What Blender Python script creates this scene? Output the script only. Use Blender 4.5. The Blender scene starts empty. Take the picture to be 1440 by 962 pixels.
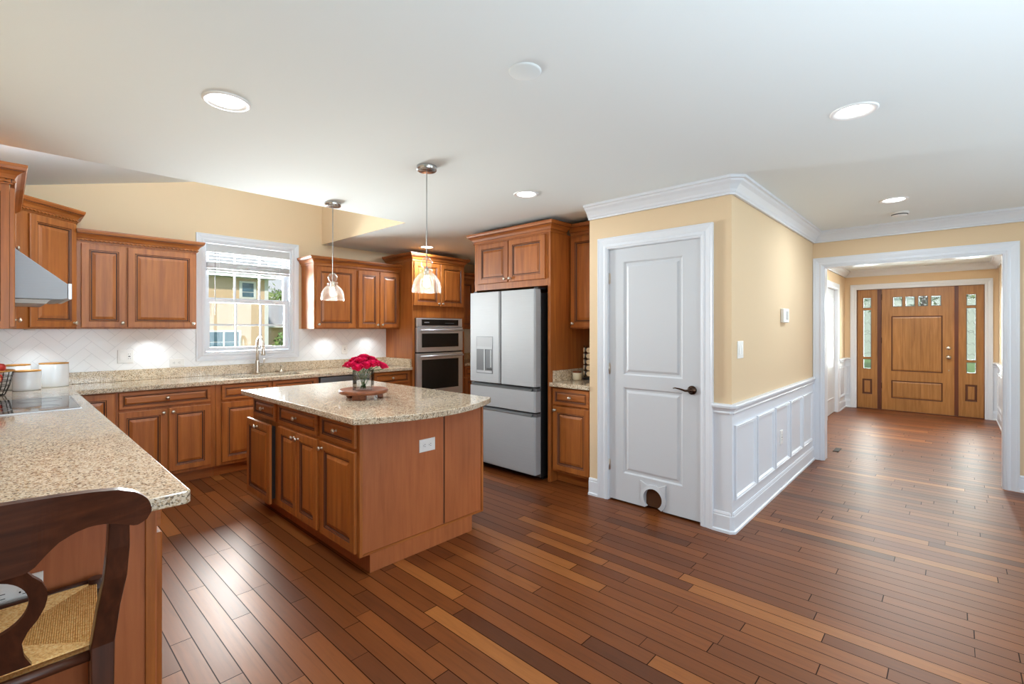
import bpy, bmesh, math, random
from mathutils import Vector, Matrix
random.seed(7)
SC = bpy.context.scene
COL = SC.collection
R = math.radians

# ------------------------------------------------------------------ camera, world, light
F_PX, YAW, HY, CAM_H = 666.0, 47.0, 462.5, 1.40
cd = bpy.data.cameras.new('camera')
cd.sensor_fit = 'HORIZONTAL'; cd.sensor_width = 36.0
cd.lens = F_PX / 1440.0 * 36.0
cd.shift_y = -(481.0 - HY) / 1440.0
cd.clip_start = 0.05; cd.clip_end = 300
cam = bpy.data.objects.new('camera', cd); COL.objects.link(cam)
cam.location = (0, 0, CAM_H); cam.rotation_euler = (R(90), 0, R(-YAW))
SC.camera = cam
SC.view_settings.view_transform = 'Standard'; SC.view_settings.look = 'None'
SC.view_settings.gamma = 1.0; SC.view_settings.use_curve_mapping = False
SC.view_settings.exposure = 0.04
SC.cycles.max_bounces = 9; SC.cycles.diffuse_bounces = 5; SC.cycles.glossy_bounces = 4
SC.cycles.transmission_bounces = 8; SC.cycles.transparent_max_bounces = 16
SC.cycles.caustics_reflective = False; SC.cycles.caustics_refractive = False
SC.cycles.sample_clamp_indirect = 6.0

W = bpy.data.worlds.new('sky'); SC.world = W; W.use_nodes = True
wn = W.node_tree; wn.nodes.clear()
w_out = wn.nodes.new('ShaderNodeOutputWorld'); w_bg = wn.nodes.new('ShaderNodeBackground')
w_tc = wn.nodes.new('ShaderNodeTexCoord'); w_sep = wn.nodes.new('ShaderNodeSeparateXYZ')
w_rmp = wn.nodes.new('ShaderNodeValToRGB')
w_rmp.color_ramp.elements[0].position = 0.0; w_rmp.color_ramp.elements[0].color = (0.86, 0.92, 0.95, 1)
w_rmp.color_ramp.elements[1].position = 0.6; w_rmp.color_ramp.elements[1].color = (0.50, 0.68, 0.90, 1)
wn.links.new(w_tc.outputs['Generated'], w_sep.inputs[0]); wn.links.new(w_sep.outputs['Z'], w_rmp.inputs[0])
wn.links.new(w_rmp.outputs[0], w_bg.inputs[0]); wn.links.new(w_bg.outputs[0], w_out.inputs[0])
w_bg.inputs[1].default_value = 0.95

BAL = (0.92, 1.06, 1.17)      # lamps are a touch cooler than the photo's white point
def lamp(name, kind, loc, energy, color=(1, 1, 1), rot=(0, 0, 0), size=None, size_y=None, parent=None, shape=None, spread=None, angle=None, spot=None, blend=None):
    l = bpy.data.lights.new(name, kind); l.energy = energy; l.color = [c * k for c, k in zip(color, BAL)] if kind != 'SUN' else color
    if kind == 'AREA':
        l.shape = shape or ('RECTANGLE' if size_y else 'SQUARE'); l.size = size
        if size_y: l.size_y = size_y
        if spread: l.spread = R(spread)
    elif kind == 'SUN': l.angle = R(angle or 1)
    elif kind in ('POINT', 'SPOT'):
        l.shadow_soft_size = size or 0.03
        if spot: l.spot_size = R(spot); l.spot_blend = blend or 0.5
    o = bpy.data.objects.new(name, l); COL.objects.link(o); o.location = loc; o.rotation_euler = rot
    if parent: o.parent = parent
    return o

SKYC = (0.93, 0.97, 1.0)
lamp('sun', 'SUN', (0, 0, 30), 4.6, (1.0, 0.95, 0.87), rot=(R(38), 0, R(-35)), angle=2)
# daylight through kitchen window and entry glass; rear and side lamps are added fill
lamp('daylight_kitchen_window', 'AREA', (1.855, 6.7, 1.62), 580, (1.0, 0.93, 0.85), rot=(R(-90), 0, 0), size=1.3, size_y=1.1)
lamp('daylight_entry_glass', 'AREA', (10.75, 0.45, 1.3), 650, (1.0, 0.92, 0.83), rot=(R(90), 0, R(90)), size=1.9, size_y=2.0)
lamp('rear_window_fill', 'AREA', (0.6, -3.45, 1.35), 74, SKYC, rot=(R(90), 0, 0), size=2.3, size_y=2.0)
lamp('rear_window_fill', 'AREA', (3.9, -3.45, 1.35), 62, SKYC, rot=(R(90), 0, 0), size=2.3, size_y=2.0)
lamp('side_window_fill', 'AREA', (-3.45, -0.7, 1.35), 4, SKYC, rot=(R(90), 0, R(-90)), size=2.6, size_y=2.0)
# added fill lamps behind the camera, facing up to brighten the ceiling
lamp('ceiling_fill', 'AREA', (0.6, -1.0, 1.05), 62, (0.90, 0.96, 1.0), rot=(R(180), 0, 0), size=2.4, size_y=1.6)
lamp('ceiling_fill', 'AREA', (3.6, -1.3, 1.05), 12, (0.90, 0.96, 1.0), rot=(R(180), 0, 0), size=2.4, size_y=1.6)
PUCK_W = 1.8
PEND_W = 4.0
VAULT_FILL_W = 34.0  # power of the added fill lamp hidden in the vault

# ------------------------------------------------------------------ materials
def srgb(r, g, b):
    f = lambda c: (c / 255) / 12.92 if c / 255 <= 0.04045 else ((c / 255 + 0.055) / 1.055) ** 2.4
    return (f(r), f(g), f(b), 1)

class Mat:
    """thin helper round a node tree with a Principled shader"""
    def __init__(s, name, color=(0.8, 0.8, 0.8, 1), rough=0.5, metal=0.0, coat=0.0, coat_rough=0.1, spec=None, emis=None, emis_s=0):
        s.m = bpy.data.materials.new(name); s.m.use_nodes = True
        s.nt = s.m.node_tree; s.b = s.nt.nodes['Principled BSDF']; i = s.b.inputs
        i['Base Color'].default_value = color; i['Roughness'].default_value = rough; i['Metallic'].default_value = metal
        i['Coat Weight'].default_value = coat; i['Coat Roughness'].default_value = coat_rough
        if spec is not None: i['Specular IOR Level'].default_value = spec
        if emis: i['Emission Color'].default_value = emis; i['Emission Strength'].default_value = emis_s
        s.m.diffuse_color = color
    def n(s, t, **kw):
        nd = s.nt.nodes.new('ShaderNode' + t)
        for k, v in kw.items():
            if hasattr(nd, k) and k not in nd.inputs: setattr(nd, k, v)
            else: nd.inputs[k].default_value = v
        return nd
    def l(s, a, b): s.nt.links.new(a, b)
    def pos(s, scale=(1, 1, 1), rot=(0, 0, 0)):
        g = s.n('NewGeometry'); m = s.n('Mapping'); m.inputs['Scale'].default_value = scale; m.inputs['Rotation'].default_value = rot
        s.l(g.outputs['Position'], m.inputs['Vector']); return m.outputs[0]
    def ramp(s, src, stops, interp='LINEAR'):
        r = s.n('ValToRGB'); r.color_ramp.interpolation = interp; e = r.color_ramp.elements
        while len(e) < len(stops): e.new(0.5)
        for k, (p, c) in enumerate(stops): e[k].position = p; e[k].color = c
        s.l(src, r.inputs[0]); return r.outputs[0]
    def math(s, op, a, b=None):
        m = s.n('Math'); m.operation = op
        for k, v in enumerate((a, b)):
            if v is None: continue
            if isinstance(v, (int, float)): m.inputs[k].default_value = v
            else: s.l(v, m.inputs[k])
        return m.outputs[0]
    def mix(s, f, a, b, typ='MIX'):
        m = s.n('Mix'); m.data_type = 'RGBA'; m.blend_type = typ
        for k, v in ((0, f), (6, a), (7, b)):
            if isinstance(v, (int, float)): m.inputs[k].default_value = v
            elif isinstance(v, tuple): m.inputs[k].default_value = v
            else: s.l(v, m.inputs[k])
        return m.outputs[2]
    def bump(s, h, strength=0.2, dist=0.01):
        b = s.n('Bump'); b.inputs['Strength'].default_value = strength; b.inputs['Distance'].default_value = dist
        s.l(h, b.inputs['Height']); s.l(b.outputs[0], s.b.inputs['Normal'])
        return b

def noise(M, vec, scale, detail=4, rough=0.55, dist=0.0):
    n = M.n('TexNoise'); n.inputs['Scale'].default_value = scale; n.inputs['Detail'].default_value = detail
    n.inputs['Roughness'].default_value = rough; n.inputs['Distortion'].default_value = dist
    M.l(vec, n.inputs['Vector']); return n.outputs['Fac']

def wood(name, dark, mid, light, scale=(28, 28, 1.6), rough=0.42, coat=0.10):
    M = Mat(name, mid, rough, coat=coat, coat_rough=0.22)
    v = M.pos(scale)
    f = noise(M, v, 1.0, 6, 0.6, 0.4)
    c = M.ramp(f, [(0.25, dark), (0.5, mid), (0.78, light)])
    f2 = noise(M, M.pos((2.2, 2.2, 0.9)), 1.0, 2)
    c2 = M.ramp(f2, [(0.3, (0.86, 0.86, 0.86, 1)), (0.7, (1.1, 1.1, 1.1, 1))])
    M.l(M.mix(1.0, c, c2, 'MULTIPLY'), M.b.inputs['Base Color'])
    M.bump(f, 0.05, 0.003)
    return M.m

def plain(name, *a, **k): return Mat(name, *a, **k).m

M_WOOD = wood('maple_cabinet', srgb(134, 70, 25), srgb(164, 93, 38), srgb(184, 110, 48))
M_WOODH = wood('maple_cabinet_flat_grain', srgb(134, 70, 25), srgb(164, 93, 38), srgb(184, 110, 48), scale=(3, 3, 40))
M_GLAZE = plain('maple_glaze_groove', srgb(78, 38, 18), 0.5)
M_ISLP = wood('island_panel_veneer', srgb(158, 87, 46), srgb(172, 98, 54), srgb(182, 107, 60), scale=(40, 40, 3), rough=0.45)
M_NICKEL = plain('satin_nickel', srgb(214, 204, 190), 0.28, 1.0)
M_DARKNICKEL = plain('antique_pewter', srgb(110, 100, 92), 0.3, 1.0)
M_CHROME = plain('chrome', (0.85, 0.85, 0.87, 1), 0.08, 1.0)
M_WHITE = plain('white_trim_paint', srgb(224, 227, 233), 0.32)
M_WPL = plain('white_plastic', srgb(236, 235, 232), 0.35)
M_DOORW = plain('white_door_paint', srgb(205, 207, 211), 0.4)
M_CEIL = plain('ceiling_paint', srgb(233, 239, 240), 0.9)
M_CANOPY = plain('brushed_grey_nickel', (0.50, 0.50, 0.50, 1), 0.22, 0.9)
M_BLACK = plain('black_glass', (0.006, 0.006, 0.007, 1), 0.06)
M_BLKPL = plain('black_plastic', (0.015, 0.015, 0.016, 1), 0.4)
M_DGREY = plain('dark_grey_plastic', (0.10, 0.10, 0.105, 1), 0.4)
M_GREY = plain('grey_plastic', (0.32, 0.32, 0.33, 1), 0.4)
M_LEAD = plain('lead_grey', (0.10, 0.10, 0.10, 1), 0.5)
M_SLOT = plain('outlet_slot', (0.03, 0.03, 0.03, 1), 0.6)
M_LED = plain('lamp_diffuser', (1, 1, 1, 1), 0.5, emis=(1, 0.97, 0.93, 1), emis_s=14)
M_BULB = plain('warm_bulb', (1, 1, 1, 1), 0.5, emis=(1, 0.86, 0.68, 1), emis_s=16)
M_BLIND = plain('blind_vinyl', srgb(196, 197, 198), 0.5)
M_CAN = plain('can_trim_white', srgb(240, 240, 240), 0.4)
M_DARKWOOD = wood('dark_espresso_wood', srgb(46, 22, 14), srgb(72, 37, 23), srgb(98, 54, 34), scale=(3, 45, 45), rough=0.32, coat=0.3)
M_DARKWOODV = wood('dark_espresso_wood_upright', srgb(44, 21, 14), srgb(68, 35, 22), srgb(92, 50, 32), scale=(45, 45, 3), rough=0.32, coat=0.3)
M_TRAY = wood('walnut_tray_wood', srgb(92, 46, 24), srgb(128, 70, 38), srgb(150, 86, 50), scale=(8, 60, 60), rough=0.45, coat=0.1)
M_OAK = wood('oak_entry_door', srgb(140, 92, 44), srgb(164, 112, 58), srgb(182, 130, 74), scale=(30, 30, 2.0), rough=0.4, coat=0.15)
M_OAKD = plain('oak_entry_groove', srgb(88, 46, 22), 0.5)
M_MULL = wood('dark_oak_mullion', srgb(72, 34, 20), srgb(92, 48, 28), srgb(108, 58, 34), rough=0.4)
M_CERAM = plain('glazed_white_ceramic', srgb(236, 239, 242), 0.12, coat=0.5)
M_LIDW = plain('bamboo_lid', srgb(196, 140, 66), 0.5)
M_CREAM = plain('cream_ceramic', srgb(232, 222, 196), 0.4)
M_WIRE = plain('dark_wire', (0.02, 0.018, 0.016, 1), 0.4, 0.6)
M_APPLE = plain('red_apple_skin', srgb(200, 45, 35), 0.3)
M_PEACH = plain('peach_skin', srgb(240, 190, 140), 0.6)
M_ROSE = Mat('rose_petal', srgb(224, 34, 92), 0.55, spec=0.2).m
M_STEM = plain('green_stem', srgb(62, 104, 48), 0.5)
M_FOIL = plain('pod_lid', srgb(232, 205, 165), 0.45)
M_POD = plain('pod_cup', srgb(225, 220, 210), 0.45)
M_BRONZE = plain('oil_rubbed_bronze', srgb(70, 52, 42), 0.25, 1.0)
M_DARK = plain('dim_closet_backing', srgb(96, 58, 30), 0.9)  # brown standing in for the dimness inside the closet
M_GRILLE = plain('dark_bronze_register', srgb(34, 20, 15), 0.6)

def wall_paint():
    M = Mat('tan_wall_paint', srgb(225, 198, 162), 0.85)
    M.bump(noise(M, M.pos(), 240, 2), 0.04, 0.002); return M.m
M_WALL = wall_paint()

def steel(name, c, rough, scale, metal=1.0):
    M = Mat(name, c, rough, 1.0)
    f = noise(M, M.pos(scale), 1.0, 3)
    r = M.n('MapRange'); r.inputs['To Min'].default_value = rough - 0.05; r.inputs['To Max'].default_value = rough + 0.09
    M.l(f, r.inputs[0]); M.l(r.outputs[0], M.b.inputs['Roughness'])
    M.l(M.ramp(f, [(0.3, tuple(x * 0.93 for x in c[:3]) + (1,)), (0.7, c)]), M.b.inputs['Base Color'])
    M.b.inputs['Metallic'].default_value = metal
    return M.m
M_STEEL = steel('brushed_stainless', (0.64, 0.64, 0.655, 1), 0.34, (4, 4, 300), 0.65)
M_HOOD = steel('hood_stainless', (0.31, 0.31, 0.32, 1), 0.5, (4, 4, 300))
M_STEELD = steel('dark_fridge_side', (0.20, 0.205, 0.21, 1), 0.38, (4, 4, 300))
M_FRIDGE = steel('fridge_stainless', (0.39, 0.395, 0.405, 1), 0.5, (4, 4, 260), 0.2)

def granite(name, base, tan, dark, s=1.0):
    M = Mat(name, base, 0.10, coat=0.3, coat_rough=0.05, spec=0.5)
    v = M.pos()
    a = noise(M, v, 46 * s, 6, 0.75); b = noise(M, v, 120 * s, 4, 0.7); c = noise(M, v, 20 * s, 3, 0.6)
    col = M.ramp(a, [(0.34, tan), (0.47, base), (0.60, base), (0.74, srgb(238, 228, 210))])
    k = M.ramp(b, [(0.40, (1, 1, 1, 1)), (0.44, (0, 0, 0, 1))])
    vo = M.n('TexVoronoi'); vo.inputs['Scale'].default_value = 150 * s; M.l(v, vo.inputs['Vector'])
    sep = M.n('SeparateColor'); M.l(vo.outputs['Color'], sep.inputs[0])
    sp = M.math('GREATER_THAN', sep.outputs[0], 0.80)
    sp2 = M.math('GREATER_THAN', sep.outputs[1], 0.86)
    col = M.mix(M.math('MULTIPLY', k, 0.7), col, dark)
    col = M.mix(M.math('MULTIPLY', sp, 0.75), col, tan)
    col = M.mix(M.math('MULTIPLY', sp2, 0.8), col, dark)
    m2 = M.ramp(c, [(0.35, (0.88, 0.85, 0.82, 1)), (0.65, (1.06, 1.06, 1.05, 1))])
    M.l(M.mix(1.0, col, m2, 'MULTIPLY'), M.b.inputs['Base Color']); return M.m
M_GRAN = granite('speckled_granite', srgb(224, 209, 186), srgb(178, 148, 112), srgb(88, 73, 59), 1.3)

def floor_mat():
    M = Mat('cherry_floorboards', srgb(130, 70, 42), 0.28, spec=0.46)
    M.b.inputs['Specular Tint'].default_value = (1.0, 0.72, 0.54, 1)
    g = M.n('NewGeometry'); s = M.n('SeparateXYZ'); M.l(g.outputs['Position'], s.inputs[0])
    WB, LB = 0.083, 0.85
    u = M.math('DIVIDE', s.outputs[0], WB); row = M.math('FLOOR', u); fu = M.math('FRACT', u)
    wn1 = M.n('TexWhiteNoise'); wn1.noise_dimensions = '1D'; M.l(row, wn1.inputs['W'])
    v = M.math('ADD', M.math('DIVIDE', s.outputs[1], LB), M.math('MULTIPLY', wn1.outputs['Value'], 7.3))
    # uneven board lengths
    v = M.math('ADD', v, M.math('MULTIPLY', M.math('SINE', M.math('MULTIPLY', v, 2.1)), 0.28))
    brd = M.math('FLOOR', v); fv = M.math('FRACT', v)
    cmb = M.n('CombineXYZ'); M.l(row, cmb.inputs[0]); M.l(brd, cmb.inputs[1])
    wn2 = M.n('TexWhiteNoise'); wn2.noise_dimensions = '2D'; M.l(cmb.outputs[0], wn2.inputs['Vector'])
    tone = M.ramp(wn2.outputs['Value'], [(0.0, srgb(84, 42, 19)), (0.2, srgb(105, 54, 23)), (0.65, srgb(116, 62, 26)), (0.92, srgb(128, 70, 31)), (1.0, srgb(158, 96, 46))])
    # grain, offset per board
    off = M.n('VectorMath'); off.operation = 'MULTIPLY_ADD'
    M.l(wn2.outputs['Color'], off.inputs[0]); off.inputs[1].default_value = (9, 9, 9); M.l(g.outputs['Position'], off.inputs[2])
    mp = M.n('Mapping'); mp.inputs['Scale'].default_value = (60, 3.2, 1); M.l(off.outputs[0], mp.inputs[0])
    gr = noise(M, mp.outputs[0], 1.0, 6, 0.65, 0.5)
    gc = M.ramp(gr, [(0.3, (0.78, 0.74, 0.70, 1)), (0.5, (1, 1, 1, 1)), (0.72, (1.13, 1.12, 1.10, 1))])
    col = M.mix(1.0, tone, gc, 'MULTIPLY')
    eu = M.math('MINIMUM', fu, M.math('SUBTRACT', 1.0, fu)); ev = M.math('MINIMUM', fv, M.math('SUBTRACT', 1.0, fv))
    gu = M.math('LESS_THAN', eu, 0.026); gv = M.math('LESS_THAN', ev, 0.0026)
    gap = M.math('MAXIMUM', gu, gv)
    col = M.mix(M.math('MULTIPLY', gap, 0.92), col, srgb(34, 15, 9))
    M.l(col, M.b.inputs['Base Color'])
    M.l(M.math('MULTIPLY', M.math('SUBTRACT', 1.0, M.math('MULTIPLY', gap, 0.9)), 0.48), M.b.inputs['Specular IOR Level'])
    h = M.math('SUBTRACT', M.math('MULTIPLY', gr, 0.25), gap)
    M.bump(h, 0.16, 0.002)
    M.l(M.math('ADD', M.math('MULTIPLY', gr, 0.12), 0.345), M.b.inputs['Roughness'])
    return M.m
M_FLOOR = floor_mat()
M_TILE = plain('white_glazed_tile', srgb(246, 247, 248), 0.14)
M_GROUT = plain('grey_grout', srgb(214, 216, 219), 0.9)
def rush():
    M = Mat('woven_rush', srgb(196, 150, 84), 0.7)
    f = noise(M, M.pos((160, 160, 160)), 1.0, 3)
    M.l(M.ramp(f, [(0.3, srgb(212, 148, 82)), (0.5, srgb(250, 200, 126)), (0.72, srgb(255, 228, 168))]), M.b.inputs['Base Color']); return M.m
M_RUSH = rush()

def pane(name, tint=(1, 1, 1, 1), gloss=0.06, rough=0.0, bump=0.0, bs=60):
    M = Mat(name); nt = M.nt; nt.nodes.remove(M.b)
    tr = M.n('BsdfTransparent'); tr.inputs[0].default_value = tint
    gl = M.n('BsdfGlossy'); gl.inputs['Roughness'].default_value = rough
    lw = M.n('LayerWeight'); lw.inputs[0].default_value = 0.25
    f = M.math('ADD', M.math('MULTIPLY', lw.outputs['Fresnel'], 0.8), gloss)
    mx = M.n('MixShader'); M.l(f, mx.inputs[0]); M.l(tr.outputs[0], mx.inputs[1]); M.l(gl.outputs[0], mx.inputs[2])
    if bump:
        b = M.n('Bump'); b.inputs['Strength'].default_value = bump; b.inputs['Distance'].default_value = 0.01
        M.l(noise(M, M.pos(), bs, 2), b.inputs['Height']); M.l(b.outputs[0], gl.inputs['Normal']); M.l(b.outputs[0], lw.inputs['Normal'])
    out = [n for n in nt.nodes if n.type == 'OUTPUT_MATERIAL'][0]
    M.l(mx.outputs[0], out.inputs[0]); return M.m
M_PANE = pane('window_glass', gloss=0.03)
def seeded():
    M = Mat('seeded_glass'); nt = M.nt; nt.nodes.remove(M.b)
    tr = M.n('BsdfTransparent'); tr.inputs[0].default_value = (0.95, 0.95, 0.94, 1)
    gl = M.n('BsdfGlossy'); gl.inputs['Roughness'].default_value = 0.05
    tl = M.n('BsdfDiffuse'); tl.inputs[0].default_value = (0.85, 0.84, 0.82, 1)
    lw = M.n('LayerWeight'); lw.inputs[0].default_value = 0.5
    vo = M.n('TexVoronoi'); vo.inputs['Scale'].default_value = 170; M.l(M.pos(), vo.inputs['Vector'])
    seed = M.math('MULTIPLY', M.math('LESS_THAN', vo.outputs['Distance'], 0.36), 0.20)
    edge = M.math('POWER', lw.outputs['Facing'], 2.2)
    m1 = M.n('MixShader'); M.l(M.math('MINIMUM', M.math('ADD', seed, M.math('MULTIPLY', edge, 0.45)), 0.6), m1.inputs[0]); M.l(tr.outputs[0], m1.inputs[1]); M.l(tl.outputs[0], m1.inputs[2])
    m2 = M.n('MixShader'); M.l(M.math('ADD', M.math('MULTIPLY', edge, 0.6), 0.05), m2.inputs[0]); M.l(m1.outputs[0], m2.inputs[1]); M.l(gl.outputs[0], m2.inputs[2])
    b = M.n('Bump'); b.inputs['Strength'].default_value = 0.4; b.inputs['Distance'].default_value = 0.004; M.l(vo.outputs['Distance'], b.inputs['Height']); M.l(b.outputs[0], gl.inputs['Normal'])
    out = [n for n in nt.nodes if n.type == 'OUTPUT_MATERIAL'][0]; M.l(m2.outputs[0], out.inputs[0]); return M.m
M_SEED = seeded()
M_VASE = pane('vase_glass', tint=(0.985, 0.99, 0.99, 1), gloss=0.06)
M_WATER = pane('vase_water', tint=(0.97, 0.985, 0.98, 1), gloss=0.03)
M_ART = pane('textured_art_glass', tint=(0.90, 0.94, 0.93, 1), gloss=0.05, rough=0.1, bump=0.6, bs=40)
# outside
M_SIDING = Mat('beige_siding', srgb(214, 184, 150), 0.8).m
M_EXTW = plain('exterior_white_trim', srgb(225, 225, 222), 0.6)
M_ROOF = plain('grey_shingles', srgb(150, 152, 156), 0.9)
M_EAVE = plain('green_grey_eave', srgb(128, 136, 122), 0.8)
M_EXTGL = plain('exterior_window_glass', srgb(70, 104, 122), 0.1)
def leafm(name, a, b):
    M = Mat(name, a, 0.6); f = noise(M, M.pos(), 3.0, 3)
    M.l(M.ramp(f, [(0.35, a), (0.65, b)]), M.b.inputs['Base Color']); return M.m
M_LEAF = leafm('tree_leaves', srgb(70, 104, 42), srgb(120, 152, 70))
M_LEAF2 = leafm('olive_tree_leaves', srgb(96, 116, 66), srgb(150, 164, 104))
M_TRUNK = plain('bark', srgb(86, 68, 54), 0.9)
M_GRASS = leafm('lawn_grass', srgb(84, 116, 54), srgb(112, 142, 72))
M_PAVE = plain('concrete_path', srgb(190, 188, 182), 0.9)
M_CAR = plain('dark_car_paint', srgb(40, 44, 52), 0.2)

# ------------------------------------------------------------------ mesh helpers
def root_matrix(o):
    while o is not None and o.parent is not None: o = o.parent
    if o is None: return Matrix.Identity(4)
    return Matrix.Translation(o.location) @ o.rotation_euler.to_matrix().to_4x4()

class Fr:
    """a local frame: a along u, b along up, c along n"""
    def __init__(s, o, u, n, up=(0, 0, 1)): s.o, s.u, s.n, s.up = Vector(o), Vector(u), Vector(n), Vector(up)
    def __call__(s, a, b, c): return s.o + a * s.u + b * s.up + c * s.n

class MB:
    def __init__(s, xf=None): s.bm = bmesh.new(); s.xf = xf
    def v(s, p):
        p = Vector(p)
        return s.bm.verts.new(s.xf @ p if s.xf is not None else p)
    def f(s, vs, mi=0, smooth=False):
        try:
            fc = s.bm.faces.new(vs); fc.material_index = mi; fc.smooth = smooth; return fc
        except ValueError: return None
    def hexa(s, P, mi=0):
        vs = [s.v(p) for p in P]
        for q in ((0, 3, 2, 1), (4, 5, 6, 7), (0, 1, 5, 4), (1, 2, 6, 5), (2, 3, 7, 6), (3, 0, 4, 7)): s.f([vs[k] for k in q], mi)
        return s
    def box(s, x0, x1, y0, y1, z0, z1, mi=0):
        return s.hexa([(x0, y0, z0), (x1, y0, z0), (x1, y1, z0), (x0, y1, z0), (x0, y0, z1), (x1, y0, z1), (x1, y1, z1), (x0, y1, z1)], mi)
    def fbox(s, fr, a0, a1, b0, b1, c0, c1, mi=0):
        return s.hexa([fr(a0, b0, c0), fr(a1, b0, c0), fr(a1, b1, c0), fr(a0, b1, c0), fr(a0, b0, c1), fr(a1, b0, c1), fr(a1, b1, c1), fr(a0, b1, c1)], mi)
    def prism(s, pts, fn, h0, h1, mi=0, smooth=False):
        n = len(pts); A = [s.v(fn(p[0], p[1], h0)) for p in pts]; B = [s.v(fn(p[0], p[1], h1)) for p in pts]
        s.f(A[::-1], mi); s.f(B, mi)
        for k in range(n): s.f([A[k], A[(k + 1) % n], B[(k + 1) % n], B[k]], mi, smooth)
        return s
    def rings(s, fr, a0, a1, b0, b1, prof, back=True, cap=True):
        """nested rectangles: prof = [(inset, height, material of the band to the next ring)]"""
        prev = None
        for k, p in enumerate(prof):
            i, h = p[0], p[1]
            cur = [s.v(fr(a0 + i, b0 + i, h)), s.v(fr(a1 - i, b0 + i, h)), s.v(fr(a1 - i, b1 - i, h)), s.v(fr(a0 + i, b1 - i, h))]
            if prev is None:
                if back: s.f(cur[::-1])
            else:
                mi = prof[k - 1][2] if len(prof[k - 1]) > 2 else 0
                for q in range(4): s.f([prev[q], prev[(q + 1) % 4], cur[(q + 1) % 4], cur[q]], mi)
            prev = cur
        if cap: s.f(prev, prof[-1][2] if len(prof[-1]) > 2 else 0)
        return s
    def tube(s, pts, r, seg=8, closed=False, smooth=True, mi=0, rfun=None):
        pts = [Vector(p) for p in pts]; n = len(pts); ring = []; up = None
        for k in range(n):
            t = (pts[(k + 1) % n] - pts[k - 1]) if closed else (pts[min(k + 1, n - 1)] - pts[max(k - 1, 0)])
            t.normalize()
            if up is None:
                up = Vector((0, 0, 1)) if abs(t.z) < 0.9 else Vector((1, 0, 0))
            a = t.cross(up)
            if a.length < 1e-6: a = t.cross(Vector((0, 1, 0)))
            a.normalize(); b = a.cross(t); up = b
            rr = r[k] if isinstance(r, (list, tuple)) else r
            row = []
            for j in range(seg):
                th = 2 * math.pi * j / seg; q = rr * (rfun(k, th) if rfun else 1)
                row.append(s.v(pts[k] + a * (q * math.cos(th)) + b * (q * math.sin(th))))
            ring.append(row)
        for k in range(n if closed else n - 1):
            A, B = ring[k], ring[(k + 1) % n]
            for j in range(seg): s.f([A[j], A[(j + 1) % seg], B[(j + 1) % seg], B[j]], mi, smooth)
        if not closed: s.f(ring[0][::-1], mi); s.f(ring[-1], mi)
        return s
    def lathe(s, prof, c, seg=16, axis=(0, 0, 1), smooth=True, mi=0, sx=1.0, sy=1.0):
        ax = Vector(axis).normalized(); a = ax.orthogonal().normalized(); b = ax.cross(a)
        if abs(ax.z) > 0.99: a, b = Vector((1, 0, 0)), Vector((0, 1, 0))
        c = Vector(c); prev = None; first = None
        for (r, z) in prof:
            if r < 1e-6: cur = [s.v(c + ax * z)]
            else: cur = [s.v(c + ax * z + a * (r * sx * math.cos(2 * math.pi * j / seg)) + b * (r * sy * math.sin(2 * math.pi * j / seg))) for j in range(seg)]
            if prev is not None:
                for j in range(seg):
                    k = (j + 1) % seg
                    if len(prev) == 1 and len(cur) == 1: break
                    if len(prev) == 1: s.f([prev[0], cur[k], cur[j]], mi, smooth)
                    elif len(cur) == 1: s.f([prev[j], prev[k], cur[0]], mi, smooth)
                    else: s.f([prev[j], prev[k], cur[k], cur[j]], mi, smooth)
            prev = cur
        return s
    def sweep(s, path, prof, up, closed=False, mi=0, cap=True):
        """profile (out, up) carried along a polyline with mitred corners; out = tangent x up"""
        path = [Vector(p) for p in path]; up = Vector(up).normalized(); n = len(path); rows = []
        for k in range(n):
            ts = []
            if closed or k > 0: ts.append((path[k] - path[k - 1]).normalized())
            if closed or k < n - 1: ts.append((path[(k + 1) % n] - path[k]).normalized())
            ns = [t.cross(up).normalized() for t in ts]
            m = ns[0] if len(ns) == 1 else (ns[0] + ns[1]).normalized()
            sc = 1.0 / max(0.2, m.dot(ns[0]))
            rows.append([s.v(path[k] + m * (o * sc) + up * z) for (o, z) in prof])
        L = len(prof)
        for k in range(n if closed else n - 1):
            A, B = rows[k], rows[(k + 1) % n]
            for j in range(L): s.f([A[j], B[j], B[(j + 1) % L], A[(j + 1) % L]], mi)
        if not closed and cap: s.f(rows[0], mi); s.f(rows[-1][::-1], mi)
        return s
    def cells(s, xs, ys, skip, fn, h0, h1, mi=0):
        """a slab over the grid xs x ys without the cells for which skip(cx, cy) holds"""
        nx, ny = len(xs) - 1, len(ys) - 1
        on = [[not skip((xs[i] + xs[i + 1]) / 2, (ys[j] + ys[j + 1]) / 2) for j in range(ny)] for i in range(nx)]
        T, B = {}, {}
        def g(D, i, j, h):
            if (i, j) not in D: D[(i, j)] = s.v(fn(xs[i], ys[j], h))
            return D[(i, j)]
        for i in range(nx):
            for j in range(ny):
                if not on[i][j]: continue
                q = [(i, j), (i + 1, j), (i + 1, j + 1), (i, j + 1)]
                s.f([g(T, *c, h1) for c in q], mi); s.f([g(B, *c, h0) for c in q][::-1], mi)
                for (di, dj, c0, c1) in ((0, -1, q[0], q[1]), (1, 0, q[1], q[2]), (0, 1, q[2], q[3]), (-1, 0, q[3], q[0])):
                    a, b = i + di, j + dj
                    if 0 <= a < nx and 0 <= b < ny and on[a][b]: continue
                    s.f([g(T, *c1, h1), g(T, *c0, h1), g(B, *c0, h0), g(B, *c1, h0)], mi)
        return s
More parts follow.
